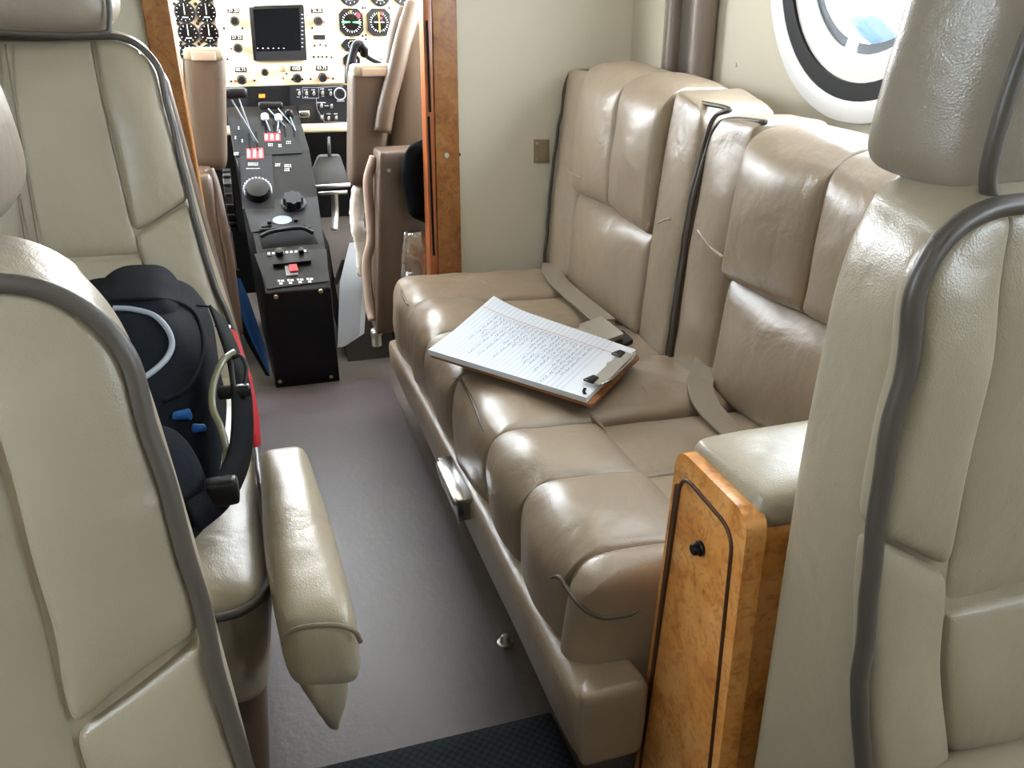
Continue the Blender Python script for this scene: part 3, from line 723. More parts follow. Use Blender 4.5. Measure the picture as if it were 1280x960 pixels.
# ---- far left (carries the backpack)
fl = thing('cabin_seat', 'tan leather cabin seat with folded-down armrest carrying the dark backpack', 'seat', (-.32, 1.0, 0), g)
xaF = lerp_tab([(.92, -.130), (.829, -.124), (.74, -.114), (.647, -.104), (.564, -.092), (.489, -.072), (.40, -.06)])
yF = lambda z: 1.25 + (z - .42) * .25
P, cp = seat_back(fl, xaF, -1, yF, .10, .908, .46, lambda z: .075 + (z - .6) * .02 if z > .68 else .088, (.680, .637), .605, 'leather', .058, zbot=.30, pipe_r=.0048, pipe_wig=.002)
for ds in (-.008, .008):
    xs = lambda z: -.327 + ds
    bm = B(); tube(bm, [V((xs(z), yF(z) - .0105, z)) for z in (.615, .65, .7, .75, .8, .85, .9)], .0016, seg=6); obj('seam', bm, 'seam', cp)
bm = B(); lobe(bm, hexa([(-.52, 1.315, .915), (-.172, 1.315, .908), (-.52, 1.45, .93), (-.172, 1.45, .925)], [(-.52, 1.33, 1.10), (-.17, 1.33, 1.10), (-.52, 1.45, 1.10), (-.17, 1.45, 1.10)]), r=.035, n=14, puff=(.004, .014, .004)); hr = obj('headrest', bm, 'brown_leather', fl, wr=(.003, 9), sub=1)
bm = B(); tube(bm, [(-.50, 1.316, .917), (-.35, 1.305, .915), (-.20, 1.314, .912), (-.176, 1.322, .93), (-.172, 1.328, 1.0), (-.172, 1.333, 1.08)], .0038); obj('piping', bm, 'piping', hr)
# cushion
bm = B(); lobe(bm, hexa([(-.54, .685, .26), (-.052, .685, .26), (-.54, 1.27, .26), (-.07, 1.27, .26)], [(-.54, .655, .42), (-.034, .655, .42), (-.54, 1.27, .42), (-.060, 1.27, .42)]), r=.03, n=18, puff=(.006, .010, .010), corner={(1, -1): .04}, plane='uv')
cu = obj('seat_cushion', bm, 'leather', fl, wr=(.004, 9), sub=1)
bm = B(); tube(bm, [(-.065, 1.2, .412), (-.052, 1.05, .414), (-.044, .90, .416), (-.038, .76, .416), (-.040, .69, .412), (-.060, .660, .408), (-.12, .653, .408), (-.3, .650, .408), (-.5, .652, .408)], .0045, wig=.002); obj('piping', bm, 'piping', cu)
bm = B(); lobe(bm, hexa([(-.50, .72, 0), (-.08, .72, 0), (-.50, 1.3, 0), (-.08, 1.3, 0)], [(-.50, .70, .29), (-.058, .70, .29), (-.5, 1.3, .29), (-.058, 1.3, .29)]), r=.02, n=8); obj('seat_base', bm, 'cockpit_leather', fl)
bm = B(); lobe(bm, hexa([(-.028, .575, .375), (.036, .560, .375), (-.040, .905, .375), (.016, .905, .375)], [(-.030, .57, .462), (.033, .552, .462), (-.042, .905, .455), (.014, .905, .455)]), r=.016, n=14, puff=(.006, .006, .008))
ar = obj('armrest', bm, 'leather', fl, wr=(.002, 9), sub=1)
bm = B(); tube(bm, [(-.027, .562, .440), (-.020, .560, .452), (-.005, .556, .457), (.016, .551, .457), (.030, .549, .450), (.035, .550, .436)], .0022); obj('piping', bm, 'seam', ar)
bm = B(); lobe(bm, hexa([(.0, .60, .295), (.012, .59, .295), (.0, .64, .31), (.012, .64, .31)], [(-.022, .575, .385), (.024, .568, .385), (-.022, .68, .385), (.022, .68, .385)]), r=.012, n=10, puff=(.004, .004, .004)); obj('armrest_boot', bm, 'leather', fl, wr=(.004, 30), sub=1)
bm = B(); lobe(bm, hexa([(-.098, 1.30, .28), (-.055, 1.30, .28), (-.10, 1.47, .28), (-.055, 1.47, .28)], [(-.16, 1.40, .86), (-.122, 1.42, .86), (-.16, 1.47, .86), (-.125, 1.47, .86)]), r=.012, n=10); obj('back_shell', bm, 'cockpit_leather', fl)

# =================================================================== BACKPACK
bp_ = thing('backpack', 'dark navy backpack with pale curved piping lying on the tan leather cabin seat', 'backpack', (-.22, .97, .42))
BH = hexa([(-.34, .775, .434), (-.078, .76, .434), (-.36, 1.17, .434), (-.086, 1.17, .434)], [(-.28, .95, .585), (-.094, .94, .575), (-.26, 1.18, .612), (-.100, 1.18, .605)])
bm = B(); lobe(bm, BH, r=.05, n=18, puff=(.012, .03, .02)); body = obj('main_compartment', bm, 'navy', bp_, wr=(.006, 9), sub=1)
bm = B(); lobe(bm, hexa([(-.25, .99, .56), (-.115, .99, .56), (-.25, 1.18, .57), (-.118, 1.18, .57)], [(-.215, 1.03, .612), (-.125, 1.03, .610), (-.205, 1.18, .626), (-.135, 1.18, .624)]), r=.028, n=12, puff=(.006, .01, .008)); lid = obj('top_lid', bm, 'navy', bp_, wr=(.003, 12), sub=1)
bm = B(); lobe(bm, hexa([(-.30, .722, .434), (-.098, .722, .434), (-.28, .80, .434), (-.080, .80, .434)], [(-.27, .772, .525), (-.118, .772, .525), (-.27, .84, .54), (-.108, .84, .54)]), r=.028, n=12, puff=(.008, .012, .01)); pocket = obj('mesh_pocket', bm, 'mesh', bp_, wr=(.004, 15), sub=1)
def BF(px, py, y): return AY(px, py, y)
hit = surf_of(body, lid, pocket)
def near(pts, lift):
    out = []
    for p in pts:
        try: out.append(hit(p[0], p[1], lift))
        except ValueError: out.append(AY(p[0], p[1], out[-1].y if out else .9))
    return out
bm = B(); tube(bm, near([(142, 386), (165, 387), (190, 394), (207, 409), (215, 428), (210, 446), (194, 463), (172, 478)], .001), .0035, seg=8); obj('reflective_piping', bm, 'pale_piping', bp_, label='pale grey curved reflective piping')
bm = B(); tube(bm, near([(140, 376), (190, 374), (225, 380), (246, 398), (254, 430), (248, 465), (232, 488), (205, 502)], .001), .003, seg=8); obj('zip', bm, 'strap', bp_)
for (x_, y_), r_ in (((226, 521), .008), ((248, 536), .006)):
    p = near([(x_, y_)], .003)[0]; bm = B(); lobe(bm, boxc(p.x - r_ * 1.3, p.x + r_ * 1.3, p.y - .006, p.y + .006, p.z - r_ * .7, p.z + r_ * .7), r=.004, n=8); obj('pull_tab', bm, 'bluefabric', bp_, wr=(.003, 60), label='bright blue fabric tab')
sp = [BF(272, 392, 1.02), BF(285, 425, .96), BF(298, 465, .905), BF(303, 510, .86), BF(301, 560, .82), BF(290, 595, .785), BF(272, 622, .755), BF(240, 648, .73)]
bm = B(); ribbon(bm, sp, .032, .004, up=(.8, -.5, .3)); st = obj('hip_strap', bm, 'strap', bp_)
p0 = BF(278, 615, .755)
bm = B(); lobe(bm, boxc(p0.x - .016, p0.x + .016, p0.y - .008, p0.y + .012, p0.z - .014, p0.z + .014), r=.005, n=6); obj('strap_buckle', bm, 'black', st)
p0 = BF(293, 490, .875)
bm = B(); lobe(bm, boxc(p0.x - .018, p0.x + .018, p0.y - .008, p0.y + .006, p0.z - .006, p0.z + .008), r=.004, n=6); obj('strap_buckle', bm, 'black', st)
bm = B(); tube(bm, [BF(292, 440, .92), BF(278, 452, .895), BF(267, 480, .868), BF(266, 510, .845), BF(276, 535, .825), BF(283, 565, .81), BF(280, 590, .80)], .004, seg=8); obj('drinking_tube', bm, 'olive', bp_, label='clear olive drinking tube')
bm = B(); tube(bm, [BF(288, 448, .91), BF(300, 445, .905), BF(308, 460, .895), BF(303, 487, .875), BF(293, 483, .872), BF(290, 462, .89), BF(288, 448, .91)], .0025, seg=8); obj('snap_hook', bm, 'gunmetal', bp_)
bm = B(); tube(bm, [BF(245, 382, 1.06), BF(262, 384, 1.06), BF(272, 395, 1.05), BF(270, 408, 1.03)], .0018, seg=6); obj('cord_loop', bm, 'black', bp_)
# red folder between backpack and seat edge
fo = thing('red_folder', 'slim red fabric folder standing between the backpack and the seat edge', 'folder', (-.06, 1.0, .43))
Q = [BF(287, 410, 1.14), BF(297, 416, 1.14), BF(314, 470, 1.06), BF(322, 520, .975), BF(326, 556, .925), BF(318, 560, .925)]
Q = [BF(288, 411, 1.14), BF(297, 415, 1.14), BF(315, 470, 1.06), BF(324, 520, .975), BF(328, 556, .925), BF(319, 561, .925), BF(309, 505, 1.0), BF(299, 455, 1.08)]
bm = B(); slab(bm, Q, (-.004, .006, 0)); bev(bm, .0015, 1); obj('cover', bm, 'redfabric', fo, smooth='auto')
bm = B(); slab(bm, [BF(268, 404, 1.14), BF(288, 410, 1.14), BF(288, 413, 1.14), BF(268, 408, 1.14)], (0, .012, 0)); obj('metal_edge', bm, 'steel', fo, smooth='auto')

# =================================================================== COCKPIT: CONTROL PEDESTAL
ped = thing('control_pedestal', 'black centre control pedestal with levers and knobs between the cockpit seats', 'pedestal', (.06, 2.45, 0))
prof = [(2.19, 0, -.030, .150), (2.19, .280, -.025, .147), (2.49, .478, -.050, .155), (2.62, .60, -.07, .150), (2.72, .690, -.080, .136), (2.775, .720, -.080, .128), (2.81, .70, -.08, .128), (2.81, 0, -.06, .128)]
bm = B(); Lv = [bm.verts.new((x0, y, z)) for y, z, x0, x1 in prof]; Rv = [bm.verts.new((x1, y, z)) for y, z, x0, x1 in prof]
n_ = len(prof)
for i in range(n_): bm.faces.new((Lv[i], Lv[(i + 1) % n_], Rv[(i + 1) % n_], Rv[i]))
bm.faces.new(Lv); bm.faces.new(Rv[::-1]); bev(bm, .005, 2); obj('housing', bm, 'crackle', ped, smooth='auto')
SEGS = [((2.19, .280), (2.49, .478)), ((2.49, .478), (2.62, .60)), ((2.62, .60), (2.72, .69)), ((2.72, .69), (2.775, .720))]
def PS(px, py):
    """point and normal of the pedestal's top where a sight line meets it"""
    d = ray(px, py)
    for (y0, z0), (y1, z1) in SEGS:
        k = (z1 - z0) / (y1 - y0)       # z = z0 + k (y - y0)
        t = (z0 + k * (0 - y0) - .9) / (d.z - k * d.y)
        p = CAM + d * t
        if y0 - 1e-6 <= p.y <= y1 + 1e-6: return p, V((0, -k, 1)).normalized()
    return p, V((0, -k, 1)).normalized()
def plate(px4, mat, name, h=.003, parent=None, label=None, lift_=.0):
    pts = [PS(*p) for p in px4]; nn = pts[0][1]
    bm = B(); slab(bm, [p + q * lift_ for p, q in pts], nn * h); return obj(name, bm, mat, parent or ped, smooth='auto', label=label)
def pcyl(px, py, r, h, mat, name, r2=None, parent=None, seg=24, bvl=.002, label=None):
    p, nn = PS(px, py); bm = B(); cyl(bm, p, nn, r, h, seg, r2)
    if bvl: bev(bm, bvl, 2)
    return obj(name, bm, mat, parent or ped, smooth='auto', label=label)
plate([(306, 262), (383, 258), (388, 285), (314, 291)], 'greyblack', 'radio_panel')
plate([(318, 318), (408, 312), (411, 352), (334, 362)], 'greyblack', 'trim_panel')
plate([(300, 196), (340, 194), (344, 262), (303, 262)], 'panel_grey', 'trim_wheel_panel')
plate([(290, 150), (370, 146), (377, 192), (296, 196)], 'greyblack', 'quadrant_plate')
k1 = pcyl(323, 243, .038, .034, 'black', 'large_knob', .033)
for j in range(15):
    a = math.pi * (j / 14) * 1.15 - .2
    p, nn = PS(323, 243); u = V((1, 0, 0)); v = nn.cross(u)
    c = p + u * (.0375 * math.cos(a)) + v * (.0375 * math.sin(a)) + nn * .024
    bm = B(); lobe(bm, boxc(c.x - .003, c.x + .003, c.y - .003, c.y + .003, c.z - .008, c.z + .006), r=.002, n=3); obj('knurl', bm, 'grey_white', k1, label='pale worn knurl')
p, nn = PS(367, 258); k2 = pcyl(367, 256, .036, .010, 'black', 'rotary_knob_base')
bm = B(); u = V((1, 0, 0)); v = nn.cross(u); star = []
for j in range(48):
    a = 2 * math.pi * j / 48; rr = .026 + .003 * math.cos(8 * a); star.append(p + nn * .009 + u * rr * math.cos(a) + v * rr * math.sin(a))
slab(bm, star, nn * .028); obj('rotary_knob', bm, 'greyblack', ped, smooth='auto')
rp = plate([(321, 270), (378, 266), (382, 284), (324, 289)], 'panel_grey', 'tuner_face', lift_=.003)
plate([(327, 279), (340, 278), (340, 285), (327, 286)], 'black', 'tuner_button', lift_=.006, parent=rp)
pcyl(337, 281, .006, .016, 'black', 'tuner_knob', parent=rp); pcyl(370, 278, .006, .016, 'black', 'tuner_knob', parent=rp)
p, nn = PS(353, 277); bm = B(); u = V((1, 0, 0)); v = nn.cross(u)
slab(bm, [p + nn * .0062 + u * .027 * math.cos(t) + v * .017 * math.sin(t) for t in [2 * math.pi * k / 36 for k in range(36)]], nn * .001); obj('tuner_dial', bm, 'dial_grey', rp, smooth='auto')
plate([(322, 291), (388, 286), (398, 304), (328, 311)], 'flat_black', 'stowage_slot', h=.001)
p, nn = PS(360, 298); bm = B(); tube(bm, [PS(326, 300)[0] + nn * .012, PS(340, 296)[0] + nn * .020, PS(375, 291)[0] + nn * .020, PS(392, 295)[0] + nn * .012], .006, n=4); obj('grab_bar', bm, 'greyblack', ped)
ls = plate([(333, 316), (385, 312), (386, 317), (334, 322)], 'panel_grey', 'label_strip', h=.002, lift_=.003)
for j in range(9): plate([(334.5 + j * 5.6, 317.5 - j * .42), (338 + j * 5.6, 317.2 - j * .42), (338.3 + j * 5.6, 319.6 - j * .42), (334.8 + j * 5.6, 319.9 - j * .42)], 'grey_white', 'legend', h=.0006, lift_=.005, parent=ls)
plate([(341, 324), (384, 320), (389, 330), (342, 335)], 'black', 'switch_block', h=.012, lift_=.003)
pcyl(350, 322, .013, .030, 'black', 'selector_knob', .010); pcyl(377, 320, .009, .028, 'black', 'selector_knob', .007)
plate([(356, 334), (371, 333), (373, 345), (358, 346)], 'grey_white', 'guard_frame', h=.003, lift_=.003)
pp = plate([(361, 335), (371, 334), (373, 342), (363, 343)], 'red', 'guard_switch', h=.010, lift_=.004, label='red guarded switch')
for j in range(4):
    x = 351 + j * 12
    for q_, (a0, a1, b0) in enumerate(((-4, -1, 351), (0, 4, 351), (-2, 2, 354.3))):
        plate([(x + a0, b0 - j * .8), (x + a1, b0 - .2 - j * .8), (x + a1 + .5, b0 + 2 - j * .8), (x + a0 + .5, b0 + 2.2 - j * .8)], 'white', 'switch_legend', h=.0008, lift_=.003)
for x, y in ((345, 371), (401, 364)):
    c = AY(x, y, 2.19); bm = B(); cyl(bm, c, (0, -1, 0), .0065, .005, 18, .005); obj('screw', bm, 'brass', ped, smooth='auto')
for x, y in ((350, 480), (414, 474)):
    c = AY(x, y - 3, 2.19); bm = B(); cyl(bm, c, (0, -1, 0), .0055, .004, 18, .004); obj('screw', bm, 'brass', ped, smooth='auto')
# lever slots, red gates, legends
def strip(a, b_, w, mat, name, lift_=.0035, h=.001):
    (p, n1), (q, n2) = PS(*a), PS(*b_); s = (q - p).cross(n1).normalized() * w / 2
    bm = B(); slab(bm, [p - s + n1 * lift_, q - s + n1 * lift_, q + s + n1 * lift_, p + s + n1 * lift_], n1 * h); return obj(name, bm, mat, ped, smooth='auto')
for a, b_ in (((311, 168), (313, 190)), ((320, 166), (322, 190)), ((332, 158), (333, 172)), ((342, 157), (344, 172)), ((355, 158), (357, 172)), ((366, 157), (368, 172))):
    strip(a, b_, .006, 'flat_black', 'lever_slot')
for (x0, y0, x1, y1) in ((308, 187, 329, 200), (330, 168, 350, 178)):
    pts = [PS(x0, y0), PS(x1, y0 - 1), PS(x1 + 1, y1 - 1), PS(x0 + 1, y1)]; nn = pts[0][1]
    bm = B(); slab(bm, [p + nn * .0035 for p, q in pts], nn * .001); gt = obj('lever_gate', bm, 'red', ped, smooth='auto', label='red and white striped lever gate')
    for j in range(3):
        xa_ = x0 + 3 + j * (x1 - x0 - 6) / 2
        pts = [PS(xa_ - 1.6, y0 + 1.5), PS(xa_ + 1.6, y0 + 1.5), PS(xa_ + 1.6, y1 - 2), PS(xa_ - 1.6, y1 - 2)]
        bm = B(); slab(bm, [p + nn * .0045 for p, q in pts], nn * .0006); obj('gate_stripe', bm, 'white', gt, smooth='auto')
rl = random.Random(5)
for (x, y, w) in ((296, 172, 3), (300, 160, 3), (305, 176, 4), (297, 192, 8), (318, 205, 14), (318, 212, 18), (307, 217, 7), (331, 216, 7), (340, 181, 8), (352, 182, 6), (362, 178, 7), (351, 164, 3), (349, 206, 8), (361, 207, 9), (360, 212, 7)):
    bm = B()
    for r_ in range(2):
        p, nn = PS(x, y + r_ * 2.4)
        sz = .0028
        for i in range(max(1, int(w / 2.2))):
            q = PS(x - w / 2 + i * 2.2, y + r_ * 2.4)[0] + nn * .0042
            ww = rl.uniform(.002, .0045); slab(bm, [q + V((-ww / 2, -.001, -.001)), q + V((ww / 2, -.001, -.001)), q + V((ww / 2, .001, .001)), q + V((-ww / 2, .001, .001))], nn * .0004)
    obj('legend', bm, 'white', ped, smooth='auto')
# levers: power, propeller and condition pairs
def lever(base_px, tip, kr, mat, kind):
    p, nn = PS(*base_px); tip = V(tip)
    bm = B(); tube(bm, [p, p * .5 + tip * .5 + V((0, -.006, .0)), tip], .0024, seg=8); lv = obj('lever', bm, 'lever_grey', ped)
    bm = B()
    if kind == 'bar': lobe(bm, boxc(tip.x - kr * 1.6, tip.x + kr * 1.6, tip.y - kr * .8, tip.y + kr * .8, tip.z - kr * .8, tip.z + kr * .8), r=kr * .6, n=8)
    else: lobe(bm, boxc(tip.x - kr, tip.x + kr, tip.y - kr, tip.y + kr, tip.z - kr, tip.z + kr), r=kr * .8, n=8)
    obj('lever_knob', bm, mat, lv)
lever((318, 178), AY(296, 116, 2.66), .019, 'black', 'bar'); lever((323, 180), AY(285, 117, 2.66), .019, 'black', 'bar')
lever((338, 165), AY(331, 146, 2.70), .012, 'grey_white', 'ball'); lever((347, 165), AY(348, 147, 2.70), .012, 'grey_white', 'ball')
lever((358, 160), AY(332, 132, 2.74), .014, 'black', 'bar'); lever((368, 160), AY(345, 132, 2.74), .014, 'black', 'bar')
lever((370, 165), AY(361, 142, 2.72), .014, 'black', 'ball')
bm = B(); cyl(bm, (-.086, 2.56, .47), (-1, 0, 0), .085, .022, 36); bev(bm, .003, 2); obj('trim_wheel', bm, 'black', ped, smooth='auto')
for j in range(18):
    a = 2 * math.pi * j / 18; bm = B(); c = V((-.097, 2.56 + .087 * math.cos(a), .47 + .087 * math.sin(a))); lobe(bm, boxc(c.x - .011, c.x + .011, c.y - .004, c.y + .004, c.z - .004, c.z + .004), r=.002, n=3); obj('wheel_ridge', bm, 'gunmetal', ped)
# blue folder and pale binder leaning on the pedestal
bl = thing('blue_folder', 'thin blue plastic folder leaning against the left side of the pedestal', 'folder', (-.06, 2.25, 0))
bm = B(); slab(bm, [AY(*p) for p in ((294, 346, 2.30), (301, 349, 2.30), (310, 370, 2.28), (333, 436, 2.215), (338, 470, 2.20), (316, 428, 2.225), (298, 386, 2.28))], (-.004, .006, 0)); bev(bm, .001, 1); obj('cover', bm, 'blueplastic', bl, smooth='auto')
bm = B(); slab(bm, [AY(289, 338, 2.30), AY(300, 337, 2.30), (AY(302, 349, 2.30)), AY(293, 347, 2.30)], (-.003, .010, 0)); bev(bm, .001, 1); obj('spine', bm, 'flat_black', bl, smooth='auto', label='black spine')
bm = B(); slab(bm, [AY(289, 348, 2.302), AY(295, 347, 2.302), AY(299, 386, 2.282), AY(316, 428, 2.228), AY(338, 470, 2.204), AY(334, 470, 2.206), AY(310, 428, 2.23), AY(293, 390, 2.284)], (-.004, .006, 0)); obj('binding', bm, 'flat_black', bl, smooth='auto', label='black binding edge')
bd = thing('ring_binder', 'white and grey ring binder leaning against the cockpit seat right of the pedestal', 'binder', (.22, 2.25, 0))
bm = B(); slab(bm, [AY(421, 436, 2.22), AY(424, 352, 2.305), AY(436, 303, 2.36), AY(452, 316, 2.36), AY(445, 420, 2.25)], (.012, .006, 0)); bev(bm, .002, 1); obj('cover', bm, 'grey_white', bd, smooth='auto')
bm = B(); slab(bm, [AY(421, 436, 2.225) + V((.012, .008, 0)), AY(445, 420, 2.255) + V((.012, .008, 0)), AY(452, 316, 2.365) + V((.012, .008, 0)), AY(437, 304, 2.365) + V((.012, .008, 0))], (.014, .008, 0)); obj('pages', bm, 'paper', bd, smooth='auto')
bm = B(); slab(bm, [AY(417, 352, 2.30), AY(427, 325, 2.34), AY(430, 328, 2.34), AY(420, 356, 2.30)], (.006, .004, 0)); obj('black_edge', bm, 'flat_black', bd, smooth='auto', label='black edge strip')

# =================================================================== INSTRUMENT PANEL
IY = 2.85
ip = thing('instrument_panel', 'cream instrument panel with gauges, knobs and a dark display ahead of the pedestal', 'instrument panel', (.06, IY, .64))
def IP(px, py, d=0): return AY(px, py, IY) + V((0, -d, 0))
def sheet(px, d0, d1, mat, name, parent=None, label=None, R=0, bv=0):
    P = [IP(*p, d0) for p in px]
    if R: P = roundpoly(P, R, 4)
    bm = B(); slab(bm, P, (0, -(d1 - d0), 0))
    if bv: bev(bm, bv, 2)
    return obj(name, bm, mat, parent or ip, smooth='auto', label=label)
bm = B(); box(bm, -.88, .88, IY, IY + .02, .775, 1.052); obj('main_sheet', bm, 'panel', ip, smooth='auto')
sheet([(266, -12), (435, -15), (438, 103), (278, 109)], .0005, .010, 'panel', 'centre_panel', R=.012, bv=.002)
sheet([(436, -15), (600, -18), (600, 98), (440, 101)], .0005, .005, 'panel', 'copilot_panel', R=.012, bv=.002)
bm = B(); box(bm, -.55, .60, IY - .004, IY + .02, .655, .776); obj('lower_sheet', bm, 'panel_grey', ip, smooth='auto', label='charcoal lower sub panel')
bm = B(); lobe(bm, boxc(-.55, .60, IY - .03, IY + .02, .630, .658), r=.010, n=8); obj('lower_lip', bm, 'panel', ip)
bm = B(); box(bm, -.88, .88, IY - .012, 3.15, 1.050, 1.066); bev(bm, .006, 2); obj('glareshield', bm, 'flat_black', ip, smooth='auto')
# display
ds = sheet([(311, 8), (379, 6), (383, 74), (317, 76)], .010, .022, 'black', 'display', R=.006, bv=.0015)
sheet([(316, 12), (373, 10), (376, 66), (321, 68)], .0222, .0226, 'screen', 'screen', ds, label='dark glossy screen')
sheet([(317, 64), (383, 62), (384, 74), (319, 76)], .010, .016, 'panel_grey', 'lower_tray', ds) if False else None
sheet([(319, 64.5), (382, 63), (382.6, 75), (319.5, 76)], .016, .0235, 'panel_grey', 'lower_tray', ds)
for j in range(9):
    sheet([(376, 18 + j * 5), (378.4, 18 + j * 5), (378.6, 19 + j * 5), (376.2, 19 + j * 5)], .022, .0235, 'grey_white', 'side_button', ds)
for j in range(6):
    sheet([(321 + j * 6.5, 59.8), (323 + j * 6.5, 59.8), (323 + j * 6.5, 60.8), (321 + j * 6.5, 60.8)], .0226, .0235, 'grey_white', 'soft_key', ds)
bm = B(); lobe(bm, hexa([IP(311.5, 9.5, .022), IP(317, 9.4, .022), IP(311.5, 9.5, .024), IP(317, 9.4, .024)], [IP(311.5, 7.8, .022), IP(317, 7.7, .022), IP(311.5, 7.8, .024), IP(317, 7.7, .024)]), r=.002, n=4); obj('maker_badge', bm, 'white', ds)
# number windows with the knob under each
def numbers(px, py, w, h, s):
    f_ = sheet([(px - w / 2, py - h / 2), (px + w / 2, py - h / 2), (px + w / 2, py + h / 2), (px - w / 2, py + h / 2)], .010, .013, 'panel_grey', 'number_window')
    if s: obj('digits', text_bm(s, h * .00225, IP(px, py, .0135), (1, 0, 0), (0, 0, 1), (0, -1, 0)), 'white', f_, smooth='auto')
for px, py, s in ((291.5, 13.5, '29.20'), (296, 47, '27.25'), (396, 13.5, '26.35'), (301, 87, '08.75'), (370, 85.5, '4103'), (402, 85, '03.75'), (399, 46.5, None)):
    numbers(px, py, 14.5, 6, s)
def knob(px, py, r, mat='black', d=.010, h=.018, name='knob', parent=None):
    bm = B(); cyl(bm, IP(px, py, d), (0, -1, 0), r * 1.15, .003, 20); cyl(bm, IP(px, py, d + .003), (0, -1, 0), r, h, 20, r * .85); bev(bm, .001, 1)
    return obj(name, bm, mat, parent or ip, smooth='auto')
for px, py, r in ((293.5, 26.5, .0125), (297.5, 60, .012), (397.5, 26.5, .0125), (302, 99.5, .0125), (331, 90, .010), (371.5, 97.5, .0125), (403, 96.5, .0125)): knob(px, py, r)
knob(354, 86.5, .008, 'brass', h=.008)
for px, py, m in ((289, 61, 'red'), (294, 101, 'red'), (354, 98, 'red'), (404.5, 27.5, 'red'), (410, 97, 'red')):
    bm = B(); cyl(bm, IP(px, py, .010), (0, -1, 0), .003, .003, 12); obj('indicator_lamp', bm, m, ip, smooth='auto')
for px, py in ((280, 35.5), (303, 35.5), (284.5, 74), (318, 100.5), (388, 98.5), (390, 35), (393, 57), (400, 56), (407, 57), (392, 71), (397.5, 71), (402.5, 71), (408, 71), (414, 71.5), (358, 92), (289, 101.5), (416, 98), (365, 99), (378, 99)):
    bm = B(); cyl(bm, IP(px, py, .010), (0, -1, 0), .0034, .0025, 12); obj('panel_screw', bm, 'black', ip, smooth='auto')
def gauge(px, py, R, d=.0, a=0, kind='round', face='grey_black_face', needle=True):
    c = IP(px, py, d); bm = B(); cyl(bm, c, (0, -1, 0), R, .010, 36); bev(bm, .0015, 2); g_ = obj('gauge', bm, 'black', ip, smooth='auto')
    bm = B(); cyl(bm, c + V((0, -.0102, 0)), (0, -1, 0), R * .84, .0006, 36); obj('dial_face', bm, 'screen' if face != 'grey' else 'panel_grey', g_, smooth='auto')
    bm = B()
    for k in range(12):
        t = 2 * math.pi * k / 12; u = V((math.cos(t), 0, math.sin(t))); s = V((-math.sin(t), 0, math.cos(t))) * R * .035
        o = c + V((0, -.011, 0)); slab(bm, [o + u * R * .68 - s, o + u * R * .80 - s, o + u * R * .80 + s, o + u * R * .68 + s], (0, -.0004, 0))
    obj('dial_marks', bm, 'grey_white', g_, smooth='auto')
    if needle:
        bm = B(); u = V((math.sin(a), 0, math.cos(a))); s = V((math.cos(a), 0, -math.sin(a))) * R * .045; o = c + V((0, -.0115, 0))
        slab(bm, [o - u * R * .2 - s, o - u * R * .2 + s, o + u * R * .72 + s * .4, o + u * R * .72 - s * .4], (0, -.0008, 0)); obj('needle', bm, 'white', g_, smooth='auto')
        bm = B(); slab(bm, [o + V((-R * .28, .0003, -R * .5)), o + V((R * .28, .0003, -R * .5)), o + V((R * .28, .0003, -R * .40)), o + V((-R * .28, .0003, -R * .40))], (0, -.0006, 0)); obj('dial_legend', bm, 'grey_white', g_, smooth='auto')
    return g_
RG = .0305
for px, py, a in ((231, 15.5, 0), (258, 15.5, 0), (235.5, 41.5, 0), (261.5, 41.5, 0), (238, 67.5, .5), (264.5, 67.5, 1.4), (229, -10, 0), (256, -10, .2)): gauge(px, py, RG, a=a)
for px, py in ((244.5, 5), (271, 4.5), (218, 5), (247, 29.5), (273, 30), (223, 30), (249, 55), (276, 56), (226, 57), (222, 26), (249, 26), (275, 24), (226, 53), (252, 52)):
    bm = B(); cyl(bm, IP(px, py, 0), (0, -1, 0), .005, .004, 12); obj('panel_screw', bm, 'black', ip, smooth='auto')
gauge(436.5, -7, .034, .005, .6, face='grey'); gauge(474, -6, .033, .005, 0); gauge(504, -8, .036, .005, -1.0, face='grey')
def square_gauge(px, py, w, h, name='square_gauge'):
    c = IP(px, py, .005); W_, H_ = w * .00245, h * .00245; k = W_ * .22
    pts = [c + V((x, 0, z)) for x, z in ((-W_ / 2 + k, H_ / 2), (W_ / 2 - k, H_ / 2), (W_ / 2, H_ / 2 - k), (W_ / 2, -H_ / 2 + k), (W_ / 2 - k, -H_ / 2), (-W_ / 2 + k, -H_ / 2), (-W_ / 2, -H_ / 2 + k), (-W_ / 2, H_ / 2 - k))]
    bm = B(); slab(bm, pts, (0, -.012, 0)); bev(bm, .0015, 1); g_ = obj(name, bm, 'black', ip, smooth='auto')
    o = c + V((0, -.0125, 0)); R = min(W_, H_) * .44
    bm = B(); cyl(bm, o, (0, -1, 0), R, .0005, 36); obj('dial_face', bm, 'screen', g_, smooth='auto')
    bm = B()
    for i in range(24):
        t = 2 * math.pi * i / 24; u = V((math.cos(t), 0, math.sin(t))); s = V((-math.sin(t), 0, math.cos(t))) * R * (.05 if i % 2 == 0 else .02)
        slab(bm, [o + V((0, -.001, 0)) + u * R * .74 - s, o + V((0, -.001, 0)) + u * R * .93 - s, o + V((0, -.001, 0)) + u * R * .93 + s, o + V((0, -.001, 0)) + u * R * .74 + s], (0, -.0004, 0))
    obj('dial_marks', bm, 'grey_white', g_, smooth='auto'); return g_, o + V((0, -.0016, 0)), R
def poly_on(o, R, pts, mat, name, par):
    bm = B(); slab(bm, [o + V((x * R, 0, z * R)) for x, z in pts], (0, -.0008, 0)); return obj(name, bm, mat, par, smooth='auto')
g_, o, R = square_gauge(438.5, 28, 31, 33)
